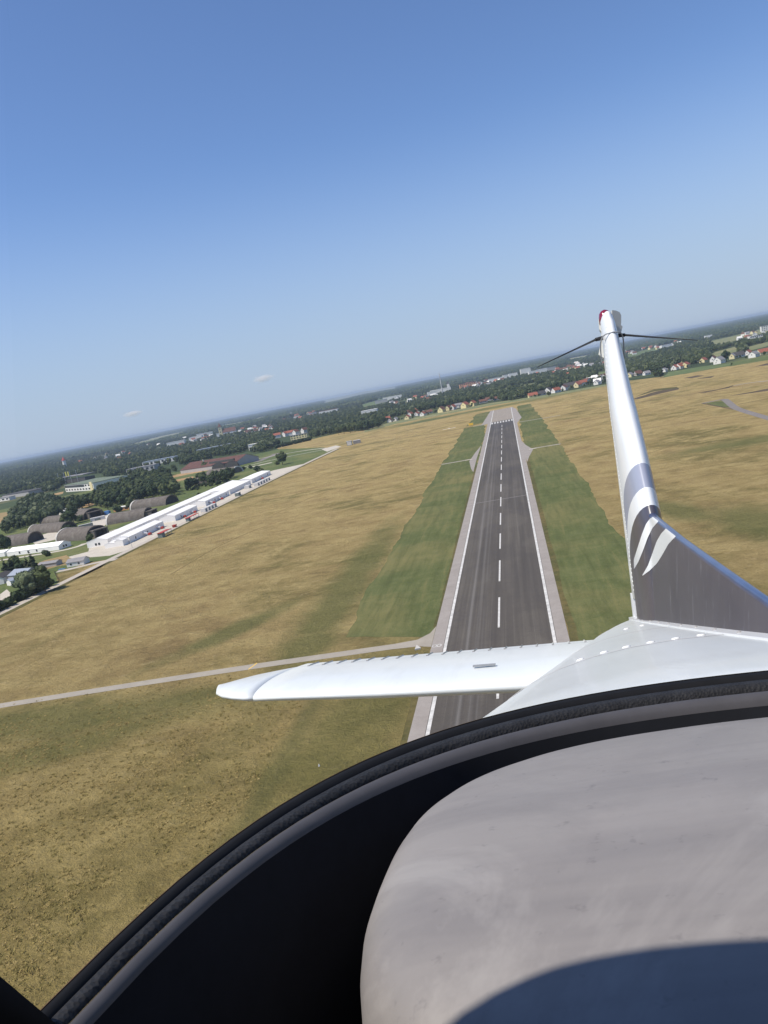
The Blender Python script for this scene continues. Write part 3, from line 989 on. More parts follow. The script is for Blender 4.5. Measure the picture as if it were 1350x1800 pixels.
# large red-roofed hangar
t = empty('hangar_hall', (-470, 1222, 0.05), math.atan2(-62, 122))
tag(t, 'long dark hangar hall with a rusty red roof and two arched doors', 'hangar')
a, b = gable(132, 50, 6, 14.5, 0.6)
a.build('hall_wall', M['grey_wall'], t)
b.build('roof', M['roof_rust'], t)
for xx in (28, 58):
    n = 14
    bb = MB()
    ring = [(xx + 15 * math.cos(math.pi * i / n), -25.2, 0.2 + 9.2 * math.sin(math.pi * i / n)) for i in range(n + 1)]
    bb.loft([ring, [(p[0], -28.0, p[2]) for p in ring]])
    bb.build('arched_door', M['shelter_in'], t)
bb = MB(); bb.box(-20, -18.6, -14, -12.6, 9, 17); bb.build('chimney', M['shelter_rim'], t)
bb = MB(); bb.box(10, 66, -28.2, -25.6, 9.4, 12.5); bb.build('front_parapet', M['roof_dark'], t)


FB = []


def flatblock(name, c, rz, L, W, h, wall, roof, label, cat='building', rows=1, wn=8, group=None, over=0.5):
    FB.append((c[0], c[1], L * abs(math.cos(rz)) + W * abs(math.sin(rz)), h))
    t = empty(name, (c[0], c[1], 0.04), rz)
    tag(t, label, cat, group)
    b = MB(); b.box(-L / 2, L / 2, -W / 2, W / 2, 0, h); b.build('wall', M[wall], t)
    b = MB(); b.box(-L / 2 - over, L / 2 + over, -W / 2 - over, W / 2 + over, h + 0.003, h + 0.7); b.build('roof', M[roof], t)
    if wn:
        spots = []
        for r_ in range(rows):
            for k in range(wn):
                spots.append((-L / 2 + L * (k + .5) / wn, -W / 2 - .05, h * (r_ + .55) / rows, 0))
        windows(t, spots, L / wn * 0.55, h / rows * 0.45)
    return t


gymrot = math.atan2(-124, 133)
t = flatblock('sports_hall', (-725, 1290), rad(-42), 150, 60, 12, 'white', 'roof_green', 'white hall with a green flat roof among trees at the left', rows=2, wn=10)
bb = MB(); bb.box(-74, 30, -30.4, -30.02, 7.4, 11.0); bb.build('glazing_band', M['window'], t)
bb = MB(); bb.box(60, 72, -31.0, -29.9, 0, 14.5); bb.build('stair_tower', M['cream'], t)
flatblock('long_low_hall', (-822, 1775), rad(4), 82, 24, 10, 'white', 'roof_blue', 'long white two-storey block with a blue-grey roof in the wood', rows=1, wn=9)
flatblock('long_low_hall', (-748, 1950), rad(8), 95, 30, 9, 'grey_wall', 'roof_blue', 'long blue-grey roofed hall behind the white two-storey block', wn=0)
flatblock('grey_block', (-755, 1540), rad(0), 62, 26, 10, 'grey_wall', 'roof_grey', 'low grey block half hidden by trees beside the white hall', wn=6)
flatblock('solar_hall', (-985, 1480), rad(-25), 95, 50, 7, 'grey_wall', 'roof_dark', 'dark flat-roofed hall with striped roof at the left edge', wn=0)
flatblock('low_hall', (-985, 1405), rad(-20), 50, 14, 6, 'white', 'roof_grey', 'small grey-roofed hall before the dark striped roof', wn=4)
flatblock('flat_pavilion', (-557, 890), rad(-28), 30, 10, 4, 'white', 'white', 'low white flat roof behind the arched shelters, left one', wn=0)
flatblock('flat_pavilion', (-536, 868), rad(-28), 34, 8, 3.6, 'white', 'white', 'low white flat roof behind the arched shelters, right one', wn=0)
flatblock('brick_hut', (-420, 790), rad(0), 18, 9, 3.4, 'orange_wall', 'white', 'small brick hut with white roof beside the blue sheet', wn=3)
b = MB(); b.box(-3, 3, -2, 2, 0, 3.0); b.box(-2.4, 2.4, -1.5, 1.5, 3.0, 3.6)
o = b.build('blue_cover', M['blue']); o.location = (-431, 775, .06); tag(o, 'bright blue covered pile at the mouth of a shelter', 'tarpaulin')
b = MB(); b.box(-2.2, 2.2, -0.7, 0.7, 0.03, 0.35)
o = b.build('blue_cover', M['blue']); o.location = (-298.5, 464, .06); tag(o, 'flat blue sheet on the grass beside the small shed', 'tarpaulin')


def shed(x, y, rz, L, W, e, r_, wall, roof, label, cat='shed', group=None):
    t = empty('shed', (x, y, 0.06), rz)
    tag(t, label, cat, group)
    a, b = gable(L, W, e, r_, 0.4)
    a.build('wall', M[wall], t)
    b.build('roof', M[roof], t)
    return t


t = shed(-291, 472, rad(2), 12, 8, 2.9, 4.6, 'white', 'roof_grey', 'small white shed with a grey pitched roof beside the perimeter road')
windows(t, [(-3, -4.05, 1.6, 0), (2.5, -4.05, 1.6, 0)], 1.2, 1.1)
shed(-320, 486, rad(-3), 14, 7, 2.4, 3.4, 'grey_wall', 'roof_grey', 'low shed with a flat grey roof left of the small white shed')
shed(-317, 452, rad(-20), 16, 12, 4.0, 6.5, 'grey_wall', 'roof_blue', 'blue-grey metal-roofed barn by the willow at the left edge', 'barn')
shed(-313, 440, rad(55), 13, 7, 3.0, 4.2, 'white', 'roof_blue', 'lean blue-grey roof in front of the metal barn', 'barn')
shed(-333, 452, rad(-80), 16, 9, 4.0, 6.0, 'white', 'roof_dark', 'dark-roofed house cut off by the left edge', 'house')
t = empty('board_fence', tuple(G(95, 1005)) , 0); tag(t, 'short brown board fence beside the lawn at the shed', 'fence')
p0, p1 = G(95, 1005), G(103, 1021)
for k in range(12):
    b = MB(); b.box(-1.1, 1.1, -.04, .04, 0, 1.4); o = b.build('board', M['bark'], t)
    o.location = (p1 - p0) * (k + .5) / 12
    o.rotation_euler = (0, 0, math.atan2(p1.y - p0.y, p1.x - p0.x))
t = empty('box_hut', tuple(G(615, 783)), rad(6)); tag(t, 'pale blue-grey equipment box at the field corner', 'box')
b = MB(); b.box(-4, 4, -3, 3, 0, 6.5); b.build('body', M['container_side'], t)
b = MB(); b.box(-4.15, 4.15, -3.15, 3.15, 6.5, 6.8); b.build('roof', M['container'], t)
b = MB(); b.box(-3.2, 3.2, -3.1, -2.98, 0.6, 5.8); b.build('panel', M['container'], t)
t = empty('box_hut', tuple(G(628, 779.5)), rad(6)); tag(t, 'darker box with white roof behind the equipment box', 'box')
b = MB(); b.box(-5.5, 5.5, -3, 3, 0, 5.0); b.build('body', M['roof_grey'], t)
b = MB(); b.box(-5.6, 5.6, -3.1, 3.1, 5.0, 5.4); b.build('roof', M['container'], t)

# parked light aircraft and yellow marker board out on the field
t = empty('parked_glider', (-88, 1122, 0.06), 0.1); tag(t, 'white glider parked on the dry grass near the far threshold', 'glider')
b = MB(); b.box(-9, 9, -0.55, 0.55, 1.0, 1.25); b.build('wing', M['tent'], t)
b = MB(); b.tube([(0, 3.0, 0.9), (0, 2.0, 1.0), (0, 0, 1.0), (0, -4.5, 1.2)], 0.6, 0.2, 10); b.build('fuselage', M['tent'], t, True)
b = MB(); b.box(-1.5, 1.5, -4.7, -4.1, 2.2, 2.3); b.box(-.06, .06, -4.8, -4.0, 1.0, 2.2); b.build('tail', M['tent'], t)
t = empty('marker_board', (-57, 1120, 0.06), 0); tag(t, 'yellow marker board standing in the mown strip', 'marker')
b = MB(); b.box(-3.2, 3.2, -0.3, 0.3, 0.5, 3.4); b.build('board', M['yellow_sign'], t)
for sx in (-2.6, 2.6):
    b = MB(); b.box(sx - .1, sx + .1, 0.3, 0.5, 0, 3.0); b.build('post', M['steel'], t)
t = empty('ground_marker', tuple(G(734, 1141)), 0.3); tag(t, 'white triangular ground marker beside the taxiway corner', 'marker')
b = MB(); b.add([(-0.9, -0.8, 0.06), (0.9, -0.8, 0.06), (0, 0.9, 0.06), (-.9, -.8, .5), (.9, -.8, .5), (0, .1, 1.3)], [(0, 2, 1), (0, 1, 4, 3), (3, 4, 5), (1, 2, 5, 4), (2, 0, 3, 5)]); b.build('marker_body', M['line'], t)
for k, (px, py) in enumerate([(561, 1347), (530, 1410)]):
    t = empty('edge_marker', tuple(G(px, py)), 0.2); tag(t, ['small white marker peg in the grass, upper of two', 'small white marker peg in the grass, lower of two'][k], 'marker')
    b = MB(); b.loft([[(-.2, -.2, .05), (.2, -.2, .05), (.2, .2, .05), (-.2, .2, .05)], [(-.08, -.08, .5), (.08, -.08, .5), (.08, .08, .5), (-.08, .08, .5)]]); b.build('peg', M['line'], t)


# ------------------------------------------------------------------ houses
def house(x, y, rz, L, W, e, r_, wall, roof, label, group, cat='house', detail=True):
    t = empty('house', (x, y, 0.05), rz)
    tag(t, label, cat, group)
    a, b = gable(L, W, e, r_, 0.6)
    a.build('wall', M[wall], t)
    rf = b.build('roof', M[roof], t)
    if detail:
        c = MB(); c.box(L * .2 - .5, L * .2 + .5, W * .12 - .5, W * .12 + .5, r_ - 1.6, r_ + 1.1); c.build('chimney', M['roof_brown'], rf)
        windows(t, [(-L * .25, -W / 2 - .05, e * .6, 0), (L * .25, -W / 2 - .05, e * .6, 0), (-L / 2 - .05, 0, e * .9, math.pi / 2), (L / 2 + .05, 0, e * .9, math.pi / 2)], 1.7, 1.6)
    return t


GV1, GV2, GV3, GV4 = 'houses of the village left of the runway end', 'row of houses facing the runway end', 'houses behind the right edge of the runway', 'houses beyond the crop field at the right'
HOUSES = [
    # px, py foot, L, W, eave, ridge, rz, wall, roof, label, group
    (681, 739, 14, 10, 5, 9, .3, 'white', 'roof_red', 'red-roofed white house, leftmost before the dark trees', GV1),
    (686, 742, 12, 9, 4, 8, 1.4, 'white', 'roof_brown', 'brown-roofed low house beside the leftmost red roof', GV1),
    (696, 740, 11, 9, 4, 8, 1.2, 'white', 'roof_grey', 'small white gabled house standing apart in the village', GV1),
    (717, 737, 12, 10, 5, 9, 1.3, 'cream', 'roof_red', 'cream gable house with red roof, front of the village', GV1),
    (722, 731, 12, 9, 5, 9, 1.2, 'white', 'roof_red', 'white gabled house just behind the cream gable', GV1),
    (716, 728, 13, 9, 5, 9, .2, 'white', 'roof_brown', 'brown roof seen over the white gabled house', GV1),
    (733, 731, 12, 10, 5, 9, 1.3, 'white', 'roof_red', 'white gable and red roof near the village middle', GV1),
    (737, 724, 26, 11, 5, 10, .1, 'white', 'roof_red', 'long bright red roof highest in the village', GV1),
    (744, 731, 12, 10, 5, 9, 1.2, 'white', 'roof_red', 'small red-roofed house right of the village middle', GV1),
    (754, 727, 16, 10, 4, 8, .2, 'grey_wall', 'roof_brown', 'dull brown-roofed house at the village right end', GV1),
    (777, 724.5, 15, 12, 6, 12, 1.15, 'yellow', 'roof_brown', 'pale yellow gable house, first of the row at the runway end', GV2),
    (789, 721.5, 14, 10, 6, 11, 1.15, 'cream', 'roof_brown', 'cream gable with brown roof, second of the row', GV2),
    (797, 720, 13, 10, 6, 11, 1.15, 'white', 'roof_red', 'white gable with dark roof between the cream and grey houses', GV2),
    (805, 717, 13, 10, 7, 10, .1, 'white', 'roof_grey', 'white cube-like house in the middle of the row', GV2),
    (811, 716, 10, 10, 6, 10, .2, 'grey_wall', 'roof_grey', 'grey house right of the white cube', GV2),
    (818, 717, 15, 13, 7, 13, 1.1, 'yellow', 'roof_red', 'tall yellow gable house with a red roof', GV2),
    (832, 714, 13, 11, 7, 12, 1.1, 'yellow', 'roof_red', 'last yellow gable house of the row, standing apart', GV2),
    (850, 708, 18, 10, 4, 8, .1, 'grey_wall', 'roof_brown', 'low brown roof behind the hedge, left one', GV3),
    (860, 704, 16, 10, 4, 8, .1, 'white', 'roof_brown', 'low brown-roofed house behind the hedge, middle one', GV3),
    (875, 703, 20, 10, 4, 8, .1, 'grey_wall', 'roof_brown', 'low brown roof behind the hedge, right one', GV3),
    (888, 698, 15, 11, 5, 9, .2, 'white', 'roof_red', 'white house with red roof above the bushes at the runway end', GV3),
    (937, 698, 18, 11, 4, 9, .2, 'cream', 'roof_red', 'dark red roof low among bushes right of the runway', GV3),
    (939, 688, 9, 9, 5, 7, .2, 'white', 'white', 'small white block above the dark red roof', GV3),
    (952, 695, 16, 10, 4, 9, .4, 'grey_wall', 'roof_dark', 'dark grey-roofed house between bushes', GV3),
    (965, 692, 15, 13, 7, 13, 1.1, 'white', 'roof_dark', 'white tall gable house with a tree in front', GV3),
    (978, 690, 17, 11, 5, 10, .7, 'white', 'roof_red', 'white house with a broad red roof', GV3),
    (992, 686, 14, 12, 6, 11, 1.1, 'white', 'roof_brown', 'bright white gable house right of the broad red roof', GV3),
    (1004, 680, 30, 13, 4, 10, .15, 'grey_wall', 'roof_dark', 'long dark-roofed house behind the bright white gable', GV3),
    (1016, 681, 14, 12, 6, 12, .9, 'cream', 'roof_red', 'cream gable house with a red-brown roof', GV3),
    (1025, 677, 15, 11, 6, 11, .3, 'white', 'roof_red', 'white house behind the cream gable house', GV3),
    (1050, 676, 12, 10, 5, 9, 1.0, 'white', 'roof_grey', 'small white house near the tail fin', GV3),
    (1108, 663, 13, 11, 5, 10, 1.0, 'yellow', 'roof_grey', 'cream gable house just right of the tail fin', GV4),
    (1122, 660, 15, 11, 4, 10, .5, 'grey_wall', 'roof_brown', 'brown steep-roofed house right of the tail fin', GV4),
    (1137, 659, 13, 9, 4, 8, .4, 'white', 'roof_grey', 'low white house between bushes at the field edge', GV4),
    (1168, 654, 11, 9, 5, 8, 1.0, 'white', 'roof_grey', 'small white gable beside the lone dark tree', GV4),
    (1173, 649, 13, 10, 5, 10, 1.0, 'white', 'roof_brown', 'brown-roofed house behind the small white gable', GV4),
    (1187, 650, 16, 11, 5, 10, 1.0, 'white', 'roof_red', 'white house with bright red roof, left of a pair', GV4),
    (1196, 648, 17, 12, 5, 11, .8, 'white', 'roof_red', 'red-roofed house in the middle of the pair', GV4),
    (1206, 646, 16, 12, 6, 11, 1.0, 'yellow', 'roof_red', 'cream gable house with a red roof, right of a pair', GV4),
    (1237, 637, 15, 11, 5, 10, .9, 'yellow', 'roof_red', 'cream house with orange-red roof before the trees', GV4),
    (1226, 636, 12, 9, 4, 7, .9, 'white', 'white', 'small white roof beside the cream orange-roofed house', GV4),
    (1255, 636, 14, 11, 6, 12, 1.0, 'white', 'roof_brown', 'white gable house left of the big white house', GV4),
    (1265, 639, 20, 14, 7, 13, .9, 'white', 'roof_grey', 'big white gable house standing forward at the crop edge', GV4),
    (1288, 631, 10, 10, 6, 11, 1.0, 'cream', 'roof_grey', 'narrow cream house under the dark round tree', GV4),
    (1298, 628, 22, 13, 4, 11, .2, 'white', 'roof_dark', 'dark-roofed house with low white walls', GV4),
    (1316, 624, 14, 10, 5, 10, .9, 'white', 'roof_red', 'white house with a short red roof behind', GV4),
    (1326, 628, 20, 13, 6, 11, .9, 'white', 'roof_grey', 'long white gabled house at the green bank', GV4),
    (1343, 623, 22, 14, 5, 11, .25, 'cream', 'roof_red', 'broad orange-red roof at the right edge', GV4),
    (488, 770, 18, 12, 8, 13, .3, 'white', 'roof_red', 'white house with red roof, left of a terrace in the wood', 'terrace of red-roofed houses in the wood'),
    (503, 767, 16, 12, 8, 13, 1.0, 'white', 'roof_red', 'white gable in the middle of the terrace in the wood', 'terrace of red-roofed houses in the wood'),
    (513, 765, 26, 12, 8, 13, .2, 'white', 'roof_red', 'long red roof of the terrace in the wood', 'terrace of red-roofed houses in the wood'),
    (521, 764, 14, 12, 8, 13, 1.0, 'white', 'roof_brown', 'right end gable of the terrace in the wood', 'terrace of red-roofed houses in the wood'),
    (536, 761, 16, 12, 8, 14, 1.0, 'white', 'roof_brown', 'white gabled house standing right of the terrace', 'terrace of red-roofed houses in the wood'),
]
for px, py, L, W, e, r_, rz, wl, rf, lb, gr in HOUSES:
    g = G(px, py)
    house(g.x, g.y, rz, L, W, e, r_, wl, rf, lb, gr)

g = G(526, 774)
flatblock('apartment_block', (g.x, g.y + 6), rad(4), 36, 12, 12, 'yellow', 'roof_grey', 'pale yellow flat-roofed block at the edge of the wood', rows=3, wn=6)
g = G(1329, 600)
flatblock('apartment_block', (g.x, g.y), rad(4), 36, 14, 16, 'white', 'roof_grey', 'white apartment block far right among trees', rows=3, wn=6)
g = G(1345, 582)
flatblock('apartment_block', (g.x, g.y), rad(4), 34, 16, 22, 'white', 'roof_grey', 'small white block at the right edge under the horizon', rows=3, wn=4)
g = G(822, 678, 9)
flatblock('apartment_block', (g.x, g.y), rad(8), 74, 26, 20, 'orange_wall', 'roof_red', 'orange-walled block above the wood near the runway', rows=3, wn=8)
FAR = [(924, 656, 70, 30, 34, 'white', 'tall white silo block, biggest of the works on the skyline'), (902, 661, 60, 30, 20, 'white', 'white works hall left of the tall white block'),
       (890, 663, 45, 30, 16, 'white', 'low white works hall, second from the left end'), (874, 667, 120, 30, 12, 'white', 'long thin white works hall at the left end of the works'),
       (945, 654, 120, 30, 14, 'white', 'long white hall right of the tall white block'), (960, 650, 130, 30, 12, 'grey_wall', 'long grey hall at the right end of the works'),
       (775, 688, 130, 40, 16, 'white', 'long white hall left of the red and white mast'), (760, 692, 60, 30, 14, 'white', 'short white hall left of the long white hall'),
       (690, 699, 150, 30, 12, 'white', 'thin white roof strip beside the pale field'), (670, 705, 90, 30, 10, 'grey_wall', 'grey roof strip beside the pale field'),
       (650, 724, 70, 40, 10, 'white', 'pale blue-white flat hall before the left village'), (578, 724, 130, 40, 14, 'white', 'white hall with red trim far over the wood'),
       (548, 728, 70, 30, 10, 'grey_wall', 'grey hall left of the white hall far over the wood'), (360, 764, 120, 30, 14, 'white', 'white strip hall left of the church'),
       (345, 770, 90, 30, 12, 'white', 'short white strip hall farther left of the church'), (445, 783, 24, 18, 5, 'white', 'white flat roof low in the wood behind the hangar'),
       (310, 779, 110, 30, 12, 'white', 'white roofs far left of the church in the wood'), (140, 800, 200, 50, 14, 'white', 'long white hall under the left horizon'),
       (120, 804, 90, 40, 12, 'white', 'short white hall left under the horizon'), (1155, 606, 110, 40, 12, 'white', 'white hall strip right of the fin under the horizon'),
       (1310, 570, 160, 50, 20, 'white', 'white and red factory under the right horizon'), (1245, 592, 50, 24, 12, 'white', 'small white hall right under the horizon'),
       (1170, 609, 70, 30, 12, 'white', 'white farm hall beside the pale field strip')]
for px, py, L, W, h, wl, lb in FAR:
    g = G(px, py, 9.0)
    flatblock('works_hall', (g.x, g.y), rad(random.uniform(2, 14)), L * .8 * g.y / G(px, py).y, W, 8 + h * .7, wl, 'roof_red' if 'red trim' in lb or 'and red' in lb else ('white' if wl == 'white' else 'roof_blue'), lb, rows=1, wn=0, group='halls far off under the skyline')

# church, masts, tower
g = G(389, 764, 9)
t = empty('church', (g.x, g.y, 0), 0.2); tag(t, 'church with cream tower and steep red roof on the skyline', 'church')
b = MB(); b.box(-7, 7, -7, 7, 0, 42); b.build('tower', M['cream'], t)
b = MB(); b.add([(-8, -8, 42), (8, -8, 42), (8, 8, 42), (-8, 8, 42), (0, 0, 60)], [(0, 1, 4), (1, 2, 4), (2, 3, 4), (3, 0, 4), (3, 2, 1, 0)]); b.build('spire', M['roof_brown'], t)
a, b = gable(55, 22, 16, 32, .6)
o = a.build('nave', M['white'], t); o.location = (38, 0, 0); o = b.build('nave_roof', M['roof_brown'], t); o.location = (38, 0, 0)
windows(t, [(0, -7.1, 32, 0), (0, -7.1, 20, 0)], 3, 6)
g = G(384, 769, 9)
flatblock('white_tower', (g.x, g.y), .2, 9, 9, 24, 'white', 'white', 'slim white block just left of the church', wn=0)
g = G(114, 818, 9)
t = empty('water_tower', (g.x, g.y, 0), 0.2); tag(t, 'white tower with a pointed red roof above the left wood', 'tower')
b = MB(); b.tube([(0, 0, 0), (0, 0, 30)], 7.5, 7.0, 12); b.build('tower', M['white'], t)
b = MB(); b.tube([(0, 0, 30), (0, 0, 38), (0, 0, 46)], 9, 0.4, 12); b.build('roof', M['mast_red'], t)
g = G(778, 690, 9)
t = empty('radio_mast', (g.x, g.y, 0)); tag(t, 'red and white banded radio mast on the skyline', 'mast')
for k in range(6):
    b = MB(); b.tube([(0, 0, 15 * k), (0, 0, 15 * (k + 1))], 3.4 - .4 * k, 3.0 - .4 * k, 6); b.build('mast_section', M['line' if k % 2 else 'steel'], t)
g = G(789, 684, 9)
t = empty('white_tower', (g.x, g.y, 0)); tag(t, 'slim white church tower right of the radio mast', 'tower')
b = MB(); b.box(-6, 6, -6, 6, 0, 34); b.build('tower', M['white'], t)
b = MB(); b.add([(-6.5, -6.5, 34), (6.5, -6.5, 34), (6.5, 6.5, 34), (-6.5, 6.5, 34), (0, 0, 48)], [(0, 1, 4), (1, 2, 4), (2, 3, 4), (3, 0, 4), (3, 2, 1, 0)]); b.build('spire', M['roof_dark'], t)
# floodlit ground with banners and poles
g = G(140, 846)
t = empty('grandstand', (g.x, g.y, 0), rad(-30)); tag(t, 'dark open grandstand with yellow banners between tall poles', 'grandstand')
b = MB(); b.box(-55, 45, -12, 12, 0, 8); b.build('stand', M['roof_dark'], t)
b = MB(); b.box(-55, 45, -14, 14, 14, 15.2); b.build('roof', M['roof_grey'], t)
for xx in (-58, -32, -6, 20):
    b = MB(); b.tube([(xx, -15, 0), (xx, -15, 27)], 0.6, 0.4, 6); b.build('pole', M['steel'], t)
for xx in (-22, -12):
    b = MB(); b.box(xx - 3, xx + 2, -15.4, -14.9, 16, 26); b.build('banner', M['banner'], t)

# ------------------------------------------------------------------ trees
def lump(mb, c, rr, seed, flat_=0.85):
    bm = bmesh.new()
    bmesh.ops.create_icosphere(bm, subdivisions=2, radius=1.0)
    for v in bm.verts:
        k = 1 + 0.42 * noise.noise(v.co * 2.1 + Vector((seed * 3.1, seed, 0))) + 0.18 * noise.noise(v.co * 5.3 + Vector((seed, 7, 0)))
        v.co = Vector(c) + Vector((v.co.x, v.co.y, v.co.z * flat_)) * rr * k
    bm.verts.index_update()
    mb.add([v.co for v in bm.verts], [tuple(v.index for v in f.verts) for f in bm.faces])
    bm.free()


def leaves(mb, pts, size, rnd):
    for p in pts:
        n1 = Vector((rnd.uniform(-1, 1), rnd.uniform(-1, 1), rnd.uniform(-.4, 1))).normalized()
        a = n1.orthogonal().normalized()
        a.rotate(Matrix.Rotation(rnd.uniform(0, 6.28), 3, n1))
        c = n1.cross(a)
        s_ = size * rnd.uniform(.6, 1.3)
        mb.add([p + a * s_, p + c * s_ * .7, p - a * s_ * .9, p - c * s_ * .8], [(0, 1, 2, 3)])


def crown_mesh(kind, seed):
    rnd = random.Random(seed)
    mb = MB()
    pts = []
    if kind == 'round':
        for k in range(15):
            z = rnd.uniform(4.5, 13.2)
            lim = 5.2 * math.sqrt(max(0.08, 1 - ((z - 8.0) / 6.4) ** 2))
            a = rnd.uniform(0, 6.28)
            d = lim * rnd.uniform(.35, .75)
            c = (d * math.cos(a), d * math.sin(a), z)
            rr = rnd.uniform(1.9, 2.9)
            lump(mb, c, rr, seed + k)
            for _ in range(26):
                u = Vector((rnd.gauss(0, 1), rnd.gauss(0, 1), rnd.gauss(0, 1))).normalized()
                pts.append(Vector(c) + u * rr * rnd.uniform(.95, 1.22))
        leaves(mb, pts, 0.62, rnd)
    elif kind == 'willow':
        for k in range(16):
            z = rnd.uniform(3.5, 10.5)
            a = rnd.uniform(0, 6.28)
            d = rnd.uniform(1.5, 5.0) * (1.1 - abs(z - 6) / 9)
            c = (d * math.cos(a), d * math.sin(a), z)
            rr = rnd.uniform(1.8, 2.7)
            lump(mb, c, rr, seed + k, 1.05)
            for _ in range(30):
                u = Vector((rnd.gauss(0, 1), rnd.gauss(0, 1), rnd.gauss(0, 1))).normalized()
                pts.append(Vector(c) + u * rr * rnd.uniform(.95, 1.25))
        leaves(mb, pts, 0.5, rnd)
    elif kind == 'conifer':
        for k in range(13):
            z = 1.6 + 12.5 * k / 12
            rr = 3.1 * (1 - k / 13.5)
            for j in range(max(1, int(6 * (1 - k / 14)))):
                a = rnd.uniform(0, 6.28)
                lump(mb, (rr * .62 * math.cos(a), rr * .62 * math.sin(a), z), rr * .62 + .25, seed + k + j, .55)
    elif kind == 'bush':
        for k in range(8):
            a = rnd.uniform(0, 6.28)
            d = rnd.uniform(0, 1.7)
            c = (d * math.cos(a), d * math.sin(a), rnd.uniform(.9, 2.4))
            lump(mb, c, rnd.uniform(1.0, 1.5), seed + k)
            for _ in range(14):
                u = Vector((rnd.gauss(0, 1), rnd.gauss(0, 1), abs(rnd.gauss(0, 1)))).normalized()
                pts.append(Vector(c) + u * 1.45)
        leaves(mb, pts, 0.4, rnd)
    return mb


def trunk_mesh(kind, seed):
    rnd = random.Random(seed)
    mb = MB()
    h = {'round': 6.5, 'willow': 5, 'conifer': 4, 'bush': 1.2}[kind]
    mb.tube([(0, 0, 0), (.1, .05, h * .5), (0, .1, h)], .42 if kind != 'bush' else .15, .25 if kind != 'bush' else .08, 7)
    if kind in ('round', 'willow'):
        for k in range(4):
            a = rnd.uniform(0, 6.28)
            mb.tube([(0, .1, h * .7), (1.3 * math.cos(a), 1.3 * math.sin(a), h * 1.05), (2.4 * math.cos(a), 2.4 * math.sin(a), h * 1.4)], .2, .08, 5)
    return mb


VAR = [('round', 'leaf', 11), ('round', 'leaf', 23), ('round', 'leaf2', 37), ('round', 'leaf2', 41), ('conifer', 'leaf4', 53), ('willow', 'leaf3', 67), ('bush', 'leaf', 71), ('round', 'leaf3', 83)]
CROWN, TRUNK = [], []
for kind, lf, sd in VAR:
    for lst, mbv, nm, mt in ((CROWN, crown_mesh(kind, sd), 'crown', lf), (TRUNK, trunk_mesh(kind, sd), 'trunk', 'bark')):
        me = bpy.data.meshes.new(nm)
        me.from_pydata(mbv.v, [], mbv.f)
        me.materials.append(M[mt])
        lst.append(me)
KINDN = {'round': 'broadleaf_tree', 'conifer': 'conifer_tree', 'willow': 'willow_tree', 'bush': 'bush'}


def tree(x, y, var, s_, label, group=None, sz=None):
    kind = VAR[var][0]
    t = empty(KINDN[kind], (x, y, 0.03), random.uniform(0, 6.28))
    t.scale = (s_, s_, s_ * (sz or random.uniform(.9, 1.1)))
    tag(t, label, 'bush' if kind == 'bush' else 'tree', group)
    link('crown', CROWN[var], t)
    link('trunk', TRUNK[var], t)
    return t


